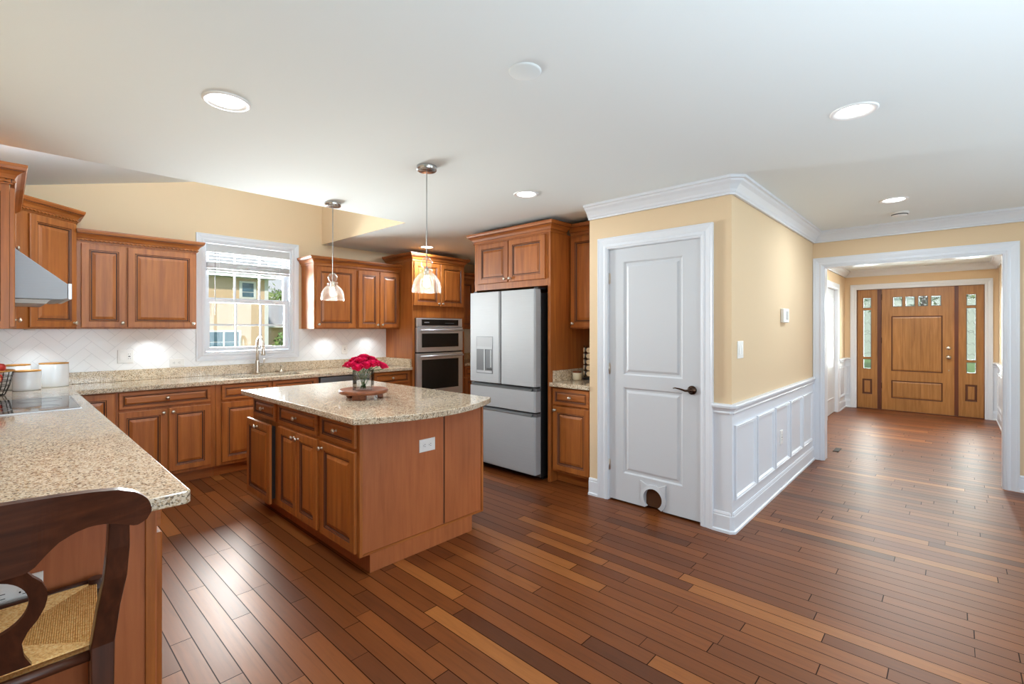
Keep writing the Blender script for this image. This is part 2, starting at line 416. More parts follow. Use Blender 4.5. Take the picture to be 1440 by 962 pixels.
    def build(s, name, mat, parent=None, bevel=0, seg=1, smooth=None, kind=None, label=None, fix=True):
        bm = s.bm
        if bevel:
            bmesh.ops.remove_doubles(bm, verts=bm.verts, dist=1e-5)
        if fix: bmesh.ops.recalc_face_normals(bm, faces=bm.faces)
        if bevel:
            es = [e for e in bm.edges if len(e.link_faces) == 2 and e.calc_face_angle(0) > R(30)]
            bmesh.ops.bevel(bm, geom=es, offset=bevel, segments=seg, affect='EDGES', profile=0.5, clamp_overlap=True)
        if parent is not None: bmesh.ops.transform(bm, matrix=root_matrix(parent).inverted(), verts=bm.verts)
        me = bpy.data.meshes.new(name); bm.to_mesh(me); bm.free()
        for m in (mat if isinstance(mat, (list, tuple)) else [mat]): me.materials.append(m)
        if smooth:
            me.polygons.foreach_set('use_smooth', [True] * len(me.polygons))
        o = bpy.data.objects.new(name, me); COL.objects.link(o)
        if parent is not None: o.parent = parent
        if kind: o['kind'] = kind
        if label: o['label'] = label
        return o

def thing(name, label, cat, loc=(0, 0, 0), rz=0, group=None):
    o = bpy.data.objects.new(name, None); o.empty_display_size = 0.1; COL.objects.link(o)
    o.location = loc; o.rotation_euler = (0, 0, rz); o['label'] = label; o['category'] = cat
    if group: o['group'] = group
    return o
def tag(o, label, cat, group=None, kind=None):
    o['label'] = label; o['category'] = cat
    if group: o['group'] = group
    if kind: o['kind'] = kind
    return o
def struct(name, mb, mat, label=None, **k):
    o = mb.build(name, mat, kind='structure', **k)
    o['label'] = label or name.replace('_', ' '); o['category'] = name.split('_')[0]
    return o
def copy_thing(root, loc, rz, label, group=None):
    r = root.copy(); COL.objects.link(r); r.location = loc; r.rotation_euler = (0, 0, rz); r['label'] = label
    if group: r['group'] = group
    for ch in list(root.children):
        c = ch.copy(); COL.objects.link(c); c.parent = r
        for g in list(ch.children):
            d = g.copy(); COL.objects.link(d); d.parent = c
    return r

# ------------------------------------------------------------------ room measures
XL, YW, ZC = -0.27, 5.66, 2.43           # left wall, window wall, ceiling
PX, PY0, PY1 = 3.39, 1.11, 2.26          # closet block: face x, near side y, far side y
DX, FX = 5.95, 10.34                     # doorway wall, front-door wall
FY0, FY1 = -0.50, 1.435                  # foyer sides
KX = 5.3                                 # far right end of the kitchen
FWX = 4.05                               # wall behind the fridge
VY, VX = 3.89, 2.66                      # vault opening in the flat ceiling
RY, RXL = -3.1, -3.1                     # rear and side walls of the room behind the camera
xy = lambda x, y, z: (x, y, z)

# floor: one slab
struct('floor', MB().box(RXL - 0.2, FX + 0.15, RY - 0.2, YW + 0.2, -0.12, 0.0), M_FLOOR, 'glossy reddish brown hardwood floor')
# ceiling with the vault opening
struct('ceiling', MB().cells([RXL - 0.2, XL, VX, FX + 0.15], [RY - 0.2, VY, YW + 0.15],
       lambda x, y: XL < x < VX and y > VY, xy, ZC, ZC + 0.12), M_CEIL, 'smooth white flat ceiling')
vz = lambda x: ZC + 0.25 * (x + 0.55)
cv = MB(); cv.prism([(XL - 0.15, vz(XL - 0.15)), (VX + 0.1, vz(VX + 0.1)), (VX + 0.1, vz(VX + 0.1) + 0.1), (XL - 0.15, vz(XL - 0.15) + 0.1)], lambda a, b, h: (a, h, b), VY - 0.1, YW + 0.15)
struct('ceiling_vault', cv, M_CEIL, 'sloping white ceiling over the window')
wv = MB(); wv.box(VX - 0.006, VX - 0.0005, VY, YW, ZC, 3.30)
struct('wall_vault_side', wv, M_WALL, 'tan triangle of wall above the flat ceiling')
wv = MB(); wv.box(XL, VX, VY - 0.09, VY - 0.001, ZC + 0.121, 3.30)
struct('wall_vault_near', wv, M_CEIL)
# window wall with its window hole
WX0, WX1, WZ0, WZ1 = 1.415, 2.285, 1.15, 2.305
fw = lambda a, b, h: (a, h, b)
struct('wall_window', MB().cells([XL - 0.15, WX0, WX1, KX + 0.15], [0, WZ0, WZ1, 3.35], lambda x, z: WX0 < x < WX1 and WZ0 < z < WZ1, fw, YW, YW + 0.15), M_WALL, 'tan wall around the kitchen window')
struct('wall_left', MB().box(XL - 0.12, XL, 1.45, YW, 0, 2.56), M_WALL)
struct('wall_left_return', MB().box(RXL, XL - 0.12, 1.45, 1.57, 0, ZC), M_WALL)
struct('wall_kitchen_right', MB().box(KX, KX + 0.12, 3.80, YW, 0, ZC), M_WALL)
# closet block (pantry): face wall with the door hole, side wall, wall behind the fridge
DY0, DY1, DZ = 1.318, 2.078, 2.06
fx = lambda a, b, h: (h, a, b)
struct('wall_closet_face', MB().cells([PY0, DY0, DY1, PY1], [0, DZ, ZC], lambda y, z: DY0 < y < DY1 and z < DZ, fx, PX, PX + 0.11), M_WALL, 'tan closet wall around the white door')
struct('wall_closet_side', MB().box(PX + 0.11, DX, PY0, PY0 + 0.11, 0, ZC), M_WALL, 'tan wall with thermostat above white wainscot')
struct('wall_closet_far', MB().box(PX + 0.11, FWX, PY1 - 0.11, PY1, 0, ZC), M_WALL)
struct('wall_fridge', MB().box(FWX, FWX + 0.12, PY0 + 0.11, 3.80, 0, ZC), M_WALL)
struct('wall_fridge_end', MB().box(FWX + 0.12, KX + 0.12, 3.68, 3.80, 0, ZC), M_WALL)
# closet interior, closed off by an added brown sheet behind the cat hole
# doorway wall
OY0, OY1, OZ = -0.325, 1.015, 2.065
struct('wall_doorway', MB().cells([RY, OY0, OY1, PY0 + 0.11], [0, OZ, ZC], lambda y, z: OY0 < y < OY1 and z < OZ, fx, DX, DX + 0.14), M_WALL, 'tan wall around the wide cased opening')
# foyer
FDX0, FDX1 = 8.66, 9.56
struct('wall_foyer_left', MB().cells([DX + 0.14, FDX0, FDX1, FX], [0, 2.06, ZC], lambda x, z: FDX0 < x < FDX1 and z < 2.06, fw, FY1, FY1 + 0.12), M_WALL)
struct('wall_foyer_right', MB().box(DX + 0.14, FX, FY0 - 0.12, FY0, 0, ZC), M_WALL)
EY0, EY1, EZ = -0.352, 1.262, 2.09
struct('wall_entry', MB().cells([FY0 - 0.12, EY0, EY1, FY1 + 0.12], [0, EZ, ZC], lambda y, z: EY0 < y < EY1 and z < EZ, fx, FX, FX + 0.15), M_WALL, 'tan wall around the oak front door')
# unseen room behind the camera: three big windows added to bring daylight in
struct('wall_rear', MB().cells([RXL, -0.55, 1.75, 2.75, 5.05, DX + 0.14], [0, 0.35, 2.25, ZC], lambda x, z: (-0.55 < x < 1.75 or 2.75 < x < 5.05) and 0.35 < z < 2.25, fw, RY - 0.12, RY), M_WALL)
struct('wall_side', MB().cells([RY, -2.0, 0.6, 1.57], [0, 0.35, 2.25, ZC], lambda y, z: -2.0 < y < 0.6 and 0.35 < z < 2.25, fx, RXL - 0.12, RXL), M_WALL)
def picture_window(name, fr, a0, a1, b0, b1):
    t = MB(); t.cells([a0, a0 + 0.06, (a0 + a1) / 2 - 0.03, (a0 + a1) / 2 + 0.03, a1 - 0.06, a1], [b0, b0 + 0.06, b1 - 0.06, b1],
                      lambda a, b: (b0 + 0.06 < b < b1 - 0.06) and (a0 + 0.06 < a < a1 - 0.06) and abs(a - (a0 + a1) / 2) > 0.03, lambda a, b, h: fr(a, b, h), 0, 0.05)
    o = struct(name, t, M_WHITE, 'wide white framed window added unseen behind the camera')
    MB().fbox(fr, a0 + 0.06, a1 - 0.06, b0 + 0.06, b1 - 0.06, 0.02, 0.026).build('pane', M_PANE, o)
picture_window('window_unseen_2', Fr((0, RY - 0.09, 0), (1, 0, 0), (0, 1, 0)), -0.55, 1.75, 0.35, 2.25)
picture_window('window_unseen_3', Fr((0, RY - 0.09, 0), (1, 0, 0), (0, 1, 0)), 2.75, 5.05, 0.35, 2.25)
picture_window('window_unseen_4', Fr((RXL - 0.09, 0, 0), (0, 1, 0), (1, 0, 0)), -2.0, 0.6, 0.35, 2.25)

# ------------------------------------------------------------------ trim
CROWN = [(0, 0), (0, -0.012), (0.004, -0.012), (0.004, -0.112), (0.022, -0.112), (0.022, -0.100), (0.030, -0.092), (0.036, -0.078), (0.058, -0.050), (0.078, -0.034), (0.084, -0.022), (0.098, -0.018), (0.098, 0)]
def crown(name, path, label=None):
    return struct(name, MB().sweep(path, CROWN, (0, 0, 1)), M_WHITE, label or 'white crown moulding')
# out = tangent x up ; walking along +y on a wall facing -x gives out = +x, so walk so that the room lies to the right
crown('trim_crown_closet', [(PX, PY1, ZC), (PX, PY0 + 0.012, ZC), (PX + 0.012, PY0, ZC), (DX, PY0, ZC), (DX, RY, ZC)][::-1] if False else [(PX + 0.001, PY1, ZC), (PX, PY0 + 0.014, ZC), (PX + 0.014, PY0, ZC), (DX, PY0, ZC), (DX, RY + 0.2, ZC)], 'white crown moulding round the closet corner')
crown('trim_crown_foyer', [(DX + 0.14, FY1, ZC), (FX, FY1, ZC), (FX, FY0, ZC), (DX + 0.14, FY0, ZC)])
BASE = [(0, 0), (0.026, 0), (0.026, 0.016), (0.016, 0.022), (0.016, 0.112), (0.012, 0.120), (0.014, 0.126), (0.009, 0.140), (0, 0.142)]
def base(name, path): return struct(name, MB().sweep(path, BASE, (0, 0, 1)), M_WHITE, 'white baseboard')
base('baseboard_closet_left', [(PX, PY1, 0), (PX, DY1 + 0.09, 0)])
base('baseboard_closet', [(PX, DY0 - 0.085, 0), (PX, PY0 + 0.014, 0), (PX + 0.014, PY0, 0), (DX, PY0, 0), (DX, OY1 + 0.09, 0)])
base('baseboard_right', [(DX, OY0 - 0.09, 0), (DX, RY + 0.1, 0)])
base('baseboard_foyer_left', [(FDX1 + 0.09, FY1, 0), (FX, FY1, 0), (FX, EY1 + 0.09, 0)])
base('baseboard_foyer_left_near', [(DX + 0.14, FY1, 0), (FDX0 - 0.09, FY1, 0)])
base('baseboard_foyer_right', [(FX, EY0 - 0.085, 0), (FX, FY0, 0), (DX + 0.14, FY0, 0)])
RAIL = [(0, 0.812), (0.012, 0.812), (0.016, 0.822), (0.012, 0.832), (0.020, 0.846), (0.032, 0.858), (0.034, 0.872), (0.028, 0.880), (0, 0.884)]
def rail(name, path): return struct(name, MB().sweep(path, RAIL, (0, 0, 1)), M_WHITE, 'white chair rail')
rail('trim_chair_rail', [(PX, DY0 - 0.085, 0), (PX, PY0 + 0.014, 0), (PX + 0.014, PY0, 0), (DX, PY0, 0), (DX, OY1 + 0.09, 0)])
rail('trim_chair_rail_foyer_left', [(FDX1 + 0.09, FY1, 0), (FX, FY1, 0), (FX, EY1 + 0.09, 0)])
rail('trim_chair_rail_foyer_left_near', [(DX + 0.14, FY1, 0), (FDX0 - 0.09, FY1, 0)])
rail('trim_chair_rail_foyer_right', [(FX, EY0 - 0.085, 0), (FX, FY0, 0), (DX + 0.14, FY0, 0)])
# wainscot: white painted sheet with picture-frame mouldings
PANELM = [(0, 0), (0, 0.014), (0.006, 0.018), (0.014, 0.012), (0.020, 0.014), (0.026, 0.004), (0.030, 0.0)]
def wainscot(name, fr, a0, a1, frames, z0=0.22, z1=0.735, label=None):
    m = MB(); m.fbox(fr, a0, a1, 0.0, 0.83, 0, 0.005)
    for (f0, f1) in frames:
        m.rings(fr, f0, f1, z0, z1, [(p[0], p[1] + 0.0045) for p in PANELM], back=False, cap=False)
    return struct(name, m, M_WHITE, label or 'white panelled wainscot', fix=False)
frS = Fr((0, PY0, 0), (1, 0, 0), (0, -1, 0)); frP = Fr((PX, 0, 0), (0, 1, 0), (-1, 0, 0))
wainscot('trim_wainscot_closet', frS, PX - 0.004, DX, [(3.425, 3.89), (3.925, 4.39), (4.43, 4.885), (4.93, 5.375), (5.415, 5.85)], label='white wainscot with five framed panels')
wainscot('trim_wainscot_closet_end', frP, PY0 - 0.004, DY0 - 0.08, [])
frD = Fr((DX, 0, 0), (0, 1, 0), (-1, 0, 0))
wainscot('trim_wainscot_doorway', frD, OY1 + 0.085, PY0, [])
frFL = Fr((0, FY1, 0), (1, 0, 0), (0, -1, 0)); frFR = Fr((0, FY0, 0), (1, 0, 0), (0, 1, 0)); frFE = Fr((FX, 0, 0), (0, 1, 0), (-1, 0, 0))
wainscot('trim_wainscot_foyer_left', frFL, FDX1 + 0.09, FX, [(FDX1 + 0.16, FX - 0.08)])
wainscot('trim_wainscot_foyer_left_near', frFL, DX + 0.14, FDX0 - 0.09, [(6.2, 6.95), (7.02, 7.77), (7.84, 8.50)])
wainscot('trim_wainscot_foyer_right', frFR, DX + 0.14, FX, [(6.3, 7.1), (7.2, 8.0), (8.1, 8.9), (9.0, 10.2)])
wainscot('trim_wainscot_entry', frFE, FY0, EY0 - 0.08, [(FY0 + 0.0, EY0 - 0.1)] if False else [])
wainscot('trim_wainscot_entry_left', frFE, EY1 + 0.08, FY1, [(EY1 + 0.105, FY1 - 0.01)])
CAS = [(0, 0), (0, 0.012), (0.010, 0.013), (0.016, 0.017), (0.030, 0.017), (0.036, 0.014), (0.066, 0.021), (0.076, 0.021), (0.082, 0.024), (0.090, 0.024), (0.090, 0)]
def casing(name, fr, a0, a1, b1, label, w=1.0, flip=False):
    """three-sided door casing; fr.n points into the room"""
    p = [fr(a0, 0, 0), fr(a0, b1, 0), fr(a1, b1, 0), fr(a1, 0, 0)]
    prof = [(o * w, z) for o, z in CAS]
    t = (p[1] - p[0]).cross(fr.n)          # out direction on the first leg must point away from the opening
    if t.dot(p[2] - p[1]) > 0: p = p[::-1]
    t = (p[1] - p[0]).cross(fr.n)
    return struct(name, MB().sweep(p, prof, fr.n), M_WHITE, label)
casing('trim_closet_casing', frP, DY0, DY1, DZ - 0.005, 'white casing round the closet door')
casing('trim_opening_casing', frD, OY0, OY1, OZ, 'white casing of the wide opening to the foyer')
MB2 = MB(); MB2.box(DX - 0.001, DX + 0.141, OY0 - 0.001, OY0 + 0.012, 0, OZ - 0.012); MB2.box(DX - 0.001, DX + 0.141, OY1 - 0.012, OY1 + 0.001, 0, OZ - 0.012); MB2.box(DX - 0.001, DX + 0.141, OY0 - 0.001, OY1 + 0.001, OZ - 0.012, OZ + 0.001)
struct('trim_opening_jamb', MB2, M_WHITE, 'white jamb lining of the wide opening')
casing('trim_opening_casing_foyer', Fr((DX + 0.14, 0, 0), (0, 1, 0), (1, 0, 0)), OY0, OY1, OZ, 'white casing on the foyer side')
casing('trim_entry_casing', frFE, EY0, EY1, EZ, 'white casing round the oak entry')
casing('trim_foyer_door_casing', frFL, FDX0, FDX1, 2.06, 'white casing of the foyer side door')

# ------------------------------------------------------------------ small builders
def knob(fr, a, b, c0, parent, mat=M_NICKEL, s=1.0):
    m = MB(); m.lathe([(0.009 * s, 0), (0.009 * s, 0.002), (0.005 * s, 0.004), (0.005 * s, 0.012), (0.009 * s, 0.015), (0.0145 * s, 0.020), (0.0150 * s, 0.024), (0.011 * s, 0.029), (0, 0.031)], fr(a, b, c0), 12, fr.n)
    return m.build('knob', mat, parent, smooth=True)
DOORP = [(0, 0.001), (0, 0.016), (0.004, 0.020), (0.050, 0.020, 1), (0.0545, 0.0155), (0.060, 0.0165, 1), (0.064, 0.011, 1), (0.070, 0.010), (0.092, 0.0175), (0.098, 0.0175)]
DRWP = [(0, 0.001), (0, 0.016), (0.004, 0.020), (0.026, 0.020, 1), (0.0295, 0.0155), (0.033, 0.0165, 1), (0.036, 0.011, 1), (0.040, 0.010), (0.052, 0.0175), (0.056, 0.0175)]
def cab_door(fr, a0, a1, b0, b1, parent, kn=None, name='door', c=0.0, prof=DOORP):
    m = MB(); m.rings(fr, a0, a1, b0, b1, [(p[0], p[1] + c) + tuple(p[2:]) for p in prof])
    d = m.build(name, [M_WOOD if prof is DOORP else M_WOODH, M_GLAZE], parent)
    if kn: knob(fr, kn[0], kn[1], 0.020 + c, d)
    return d
def drawer(fr, a0, a1, b0, b1, parent, kn=True, c=0.0):
    return cab_door(fr, a0, a1, b0, b1, parent, ((a0 + a1) / 2, (b0 + b1) / 2) if kn else None, 'drawer', c, DRWP)
CABCROWN = [(0, 0), (0.008, 0), (0.008, 0.006), (0.004, 0.007), (0.004, 0.026), (0.014, 0.027), (0.017, 0.034), (0.024, 0.046), (0.038, 0.058), (0.048, 0.063), (0.048, 0.067), (0.054, 0.070), (0.058, 0.084), (0.060, 0.086), (0.060, 0.098), (0, 0.098)]
def cab_crown(path, parent, s=1.0, rope=None):
    m = MB().sweep(path, [(a * s, b * s) for a, b in CABCROWN], (0, 0, 1)); L = len(CABCROWN); m.bm.faces.ensure_lookup_table()
    for k in range(len(path) - 1):
        for j in ((3, 9) if rope else (2, 9)):
            m.bm.faces[k * L + j].material_index = 1
    o = m.build('crown_moulding', [M_WOODH, M_GLAZE], parent)
    if rope:
        m = MB()
        for k in range(len(path) - 1):
            p, q = Vector(path[k]), Vector(path[k + 1]); t = (q - p); Ln = t.length; t.normalize(); n = t.cross(Vector((0, 0, 1)))
            off = n * 0.0085 + Vector((0, 0, 0.0165)); cnt = max(2, int(Ln / 0.004))
            m.tube([p + off + t * (Ln * i / cnt) for i in range(cnt + 1)], 0.0085, 8, rfun=lambda i, th: 1 + 0.42 * math.cos(2 * (th + i * 0.42)))
        m.build('rope_moulding', [M_WOODH], o)
    return o
frN = Fr((0, 0, 0), (1, 0, 0), (0, -1, 0))   # placed per use

# ------------------------------------------------------------------ wall cabinets on the window wall
def wall_cab(label, x0, x1, doors, z0=1.40, z1=2.135, yf=5.33, y1=YW - 0.001, path=None, rope=False, light=True, s=1.0, name='wall_cabinet', fillers=True):
    t = thing(name, label, 'cabinet', ((x0 + x1) / 2, y1, z0))
    MB().box(x0, x1, yf, y1, z0, z1).build('body', M_WOOD, t, bevel=0.0015)
    fr = Fr((0, yf, 0), (1, 0, 0), (0, -1, 0))
    for (a0, a1, ks) in doors:
        ka = a1 - 0.028 if ks == 'R' else a0 + 0.028
        cab_door(fr, a0, a1, z0 + 0.012, z1 - 0.018, t, (ka, z0 + 0.05))
    if path: cab_crown(path, t, s, rope)
    return t
wall_cab('two-door brown wall cabinet left of the sink window, below rope-trimmed crown', 0.408, 1.262, [(0.437, 0.732, 'R'), (0.742, 1.254, 'R')],
         path=[(1.262, YW - 0.002, 2.132), (1.262, 5.325, 2.132), (0.408, 5.325, 2.132)][::-1], rope=True)
wall_cab('single-door brown wall cabinet just right of the sink window', 2.405, 2.932, [(2.425, 2.915, 'L')],
         path=[(2.405, YW - 0.002, 2.132), (2.405, 5.325, 2.132), (2.932, 5.325, 2.132)])
wall_cab('narrow double-door brown wall cabinet between window cabinet and tall oven cabinet', 2.934, 3.546, [(2.952, 3.238, 'R'), (3.248, 3.536, 'L')],
         path=[(2.934, 5.325, 2.132), (3.546, 5.325, 2.132)])
wall_cab('small brown wall cabinet in the gap between oven cabinet and fridge', 4.425, KX - 0.002, [(4.44, 4.85, 'R'), (4.86, KX - 0.02, 'L')],
         path=[(4.425, 5.325, 2.132), (KX - 0.002, 5.325, 2.132)])
# diagonal corner cabinet
t = thing('corner_cabinet', 'taller diagonal brown corner wall cabinet behind the range hood', 'cabinet', (0.0, 5.4, 1.40))
A_, B_ = (0.06, 4.975), (0.405, 5.32)
MB().prism([(XL + 0.001, 4.975), A_, B_, (0.405, YW - 0.001), (XL + 0.001, YW - 0.001)], xy, 1.40, 2.28).build('body', M_WOOD, t, bevel=0.0015)
q2 = 1 / math.sqrt(2)
frC = Fr((A_[0], A_[1], 0), (q2, q2, 0), (q2, -q2, 0)); LC = math.hypot(B_[0] - A_[0], B_[1] - A_[1])
cab_door(frC, 0.085, LC - 0.012, 1.412, 2.262, t, (LC - 0.04, 1.45))
cab_crown([(XL + 0.002, 4.97, 2.276), (A_[0], 4.97, 2.276), (B_[0], 5.317, 2.276), (B_[0], YW - 0.002, 2.276)], t, 1.0, True)
# near left cabinet and the one above the hood, fronts face +x
frW = Fr((0.018, 0, 0), (0, 1, 0), (1, 0, 0))
t = thing('wall_cabinet', 'brown wall cabinet cut off by the left picture edge, nearer than the hood', 'cabinet', (XL, 3.7, 1.40))
MB().box(XL + 0.001, 0.018, 3.50, 3.885, 1.40, 2.135).build('body', M_WOOD, t, bevel=0.0015)
cab_door(frW, 3.51, 3.875, 1.412, 2.117, t, (3.845, 1.45))
frE = Fr((0, 3.50, 0), (1, 0, 0), (0, -1, 0))
MB().rings(frE, XL + 0.03, 0.006, 1.42, 2.11, [(0, 0), (0, 0.004), (0.018, 0.004, 1), (0.021, 0.001, 1), (0.025, 0.004)], cap=True).build('end_panel', [M_WOOD, M_GLAZE], t)
cab_crown([(XL + 0.002, 3.497, 2.132), (0.023, 3.497, 2.132), (0.023, 3.885, 2.132)], t, 1.0, True)
t = thing('wall_cabinet', 'short brown wall cabinet right above the stainless range hood', 'cabinet', (XL, 4.3, 1.86))
MB().box(XL + 0.001, 0.018, 3.89, 4.66, 1.862, 2.135).build('body', M_WOOD, t, bevel=0.0015)
cab_door(frW, 3.90, 4.27, 1.872, 2.117, t, (4.245, 1.90)); cab_door(frW, 4.28, 4.65, 1.872, 2.117, t, (4.305, 1.90))
cab_crown([(0.023, 3.89, 2.132), (0.023, 4.66, 2.132)], t, 1.0, True)
# range hood: wedge shell, lip, filters
t = thing('range_hood', 'stainless wedge-shaped range hood over the cooktop at left', 'range hood', (XL, 4.28, 1.58))
HY0, HY1 = 3.90, 4.655
MB().prism([(XL + 0.001, 1.86), (0.04, 1.86), (0.262, 1.668), (0.262, 1.58), (0.235, 1.575), (XL + 0.001, 1.575)], lambda a, b, h: (a, h, b), HY0, HY1).build('hood_shell', M_HOOD, t, bevel=0.002)
MB().box(0.2625, 0.280, HY0 - 0.002, HY1 + 0.002, 1.578, 1.672).build('front_lip', M_STEEL, t, bevel=0.002)
m = MB(); m.prism([(XL + 0.03, 1.574), (0.19, 1.574), (0.17, 1.55), (XL + 0.05, 1.55)], lambda a, b, h: (a, h, b), HY0 + 0.03, HY1 - 0.03); m.build('filter_tray', M_DARKNICKEL, t)
for k in range(3): MB().lathe([(0.0, 0.0), (0.010, 0), (0.010, 0.012), (0.0, 0.013)], (0.281, 4.2 + 0.05 * k, 1.62), 10, (1, 0, 0)).build('control_knob', M_CHROME, t)

# ------------------------------------------------------------------ tall oven cabinet
t = thing('oven_cabinet', 'tall brown cabinet housing the double wall oven', 'cabinet', (3.98, YW, 0))
OX0, OX1, OYF = 3.548, 4.42, 5.045
m = MB(); m.cells([OX0, 3.585, 4.365, OX1], [0.105, 0.50, 1.545, 2.275], lambda x, z: 3.585 < x < 4.365 and 0.50 < z < 1.545, fw, OYF, YW - 0.001); m.build('body', M_WOOD, t)
MB().box(OX0 + 0.01, OX1 - 0.01, OYF + 0.07, YW - 0.01, 0, 0.1045).build('toe_kick', M_WOODH, t)
frO = Fr((0, OYF, 0), (1, 0, 0), (0, -1, 0))
cab_door(frO, 3.566, 3.982, 1.700, 2.262, t, (3.955, 1.735)); cab_door(frO, 3.992, 4.405, 1.700, 2.262, t, (4.02, 1.735))
drawer(frO, 3.566, 4.405, 0.13, 0.47, t)
cab_crown([(OX0, YW - 0.002, 2.272), (OX0, OYF - 0.004, 2.272), (OX1, OYF - 0.004, 2.272), (OX1, YW - 0.002, 2.272)], t)
# the double oven itself
t = thing('double_oven', 'stainless double wall oven with black glass doors', 'oven', (3.97, OYF, 0.5))
frO = Fr((0, OYF - 0.001, 0), (1, 0, 0), (0, -1, 0))
VX0, VX1 = 3.592, 4.358
MB().box(VX0, VX1, OYF + 0.001, 5.60, 0.505, 1.54).build('oven_body', M_BLKPL, t)
MB().fbox(frO, VX0 - 0.004, VX1 + 0.004, 0.503, 1.541, 0.0, 0.004).build('trim_frame', M_BLKPL, t)
m = MB(); m.fbox(frO, VX0, VX1, 1.425, 1.538, 0.005, 0.030); cp = m.build('control_panel', M_STEEL, t, bevel=0.003)
MB().fbox(frO, 3.67, 4.285, 1.444, 1.522, 0.0301, 0.032).build('display', M_BLACK, cp)
MB().fbox(frO, 3.71, 3.79, 1.478, 1.490, 0.0321, 0.0325).build('clock_digits', M_GREY, cp)
MB().fbox(frO, 4.05, 4.21, 1.470, 1.478, 0.0321, 0.0325).build('touch_keys', M_DGREY, cp)
for nm, z0, z1, w0, w1 in (('microwave_door', 1.100, 1.418, 1.160, 1.340), ('oven_door', 0.512, 1.082, 0.610, 1.000)):
    m = MB(); m.rings(frO, VX0, VX1, z0, z1, [(0, 0.005), (0, 0.038), (0.003, 0.041)]); d = m.build(nm, M_STEEL, t)
    MB().rings(frO, 3.665, 4.280, w0, w1, [(0, 0.0405), (0, 0.043), (0.004, 0.0435)]).build('door_glass', M_BLACK, d)
    hz = z1 - 0.037
    m = MB(); m.tube([frO(VX0 + 0.03, hz, 0.085), frO(VX1 - 0.03, hz, 0.085)], 0.013, 12)
    m.tube([frO(VX0 + 0.06, hz, 0.04), frO(VX0 + 0.06, hz, 0.085)], 0.009, 8); m.tube([frO(VX1 - 0.06, hz, 0.04), frO(VX1 - 0.06, hz, 0.085)], 0.009, 8)
    m.build('handle', M_STEEL, d)

# ------------------------------------------------------------------ base cabinets, window wall
YB = 5.08
frB = Fr((0, YB, 0), (1, 0, 0), (0, -1, 0))
def base_cab(label, x0, x1, doors=(), drawers=(), name='base_cabinet', z1=0.876):
    t = thing(name, label, 'cabinet', ((x0 + x1) / 2, YW, 0))
    MB().box(x0, x1, YB, YW - 0.001, 0.105, z1).build('body', M_WOOD, t, bevel=0.0015)
    MB().box(x0, x1, YB + 0.075, YW - 0.02, 0, 0.1045).build('toe_kick', M_WOODH, t)
    for (a0, a1, k) in doors: cab_door(frB, a0, a1, 0.135, 0.700, t, (a1 - 0.03 if k == 'R' else a0 + 0.03, 0.665))
    for (a0, a1) in drawers: drawer(frB, a0, a1, 0.722, 0.866, t)
    return t
t = base_cab('brown base cabinet in the inner corner, half hidden by the left counter', 0.380, 0.632)
cab_door(frB, 0.395, 0.622, 0.135, 0.866, t)
base_cab('brown base cabinet with one wide drawer and two doors, left of the sink', 0.633, 1.355, [(0.648, 0.980, 'R'), (0.990, 1.315, 'L')], [(0.648, 1.315)])
base_cab('brown sink base cabinet under the faucet, partly behind the island', 1.357, 2.345, [(1.405, 1.846, 'R'), (1.862, 2.31, 'L')], z1=0.66)
t2 = [o for o in bpy.data.objects if o.get('label', '').startswith('brown sink base')][0]
m = MB(); m.box(1.357, 2.345, YB, YB + 0.02, 0.66, 0.876); m.box(1.357, 1.377, YB + 0.02, YW - 0.001, 0.66, 0.876); m.box(2.325, 2.345, YB + 0.02, YW - 0.001, 0.66, 0.876); m.build('sink_apron_frame', M_WOOD, t2)
for a0, a1 in ((1.405, 1.846), (1.862, 2.31)): cab_door(frB, a0, a1, 0.722, 0.866, t2, None, 'false_drawer_front', 0, DRWP)
base_cab('brown base cabinet with a drawer between dishwasher and oven cabinet', 2.962, 3.545, [(3.018, 3.515, 'L')], [(3.018, 3.515)])
base_cab('brown base cabinet in the gap between oven cabinet and fridge', 4.425, KX - 0.002, [(4.45, 4.85, 'R'), (4.86, 5.26, 'L')], [(4.45, 4.85), (4.86, 5.26)])
t = thing('dishwasher', 'stainless dishwasher under the counter right of the sink', 'dishwasher', (2.65, YW, 0))
MB().box(2.352, 2.955, YB + 0.01, 5.62, 0.09, 0.872).build('tub', M_BLKPL, t)
frG = Fr((0, YB + 0.01, 0), (1, 0, 0), (0, -1, 0))
d = MB().rings(frG, 2.356, 2.951, 0.11, 0.75, [(0, 0.001), (0, 0.03), (0.004, 0.034)]).build('door', M_STEEL, t)
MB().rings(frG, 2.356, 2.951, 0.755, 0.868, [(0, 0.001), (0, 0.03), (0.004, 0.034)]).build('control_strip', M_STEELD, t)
m = MB(); m.tube([frG(2.42, 0.70, 0.075), frG(2.89, 0.70, 0.075)], 0.011, 10)
for a in (2.45, 2.86): m.tube([frG(a, 0.70, 0.033), frG(a, 0.70, 0.075)], 0.008, 8)
m.build('handle', M_STEEL, d)
MB().box(2.36, 2.95, YB + 0.08, YB + 0.1, 0.0, 0.088).build('toe_kick', M_BLKPL, t)

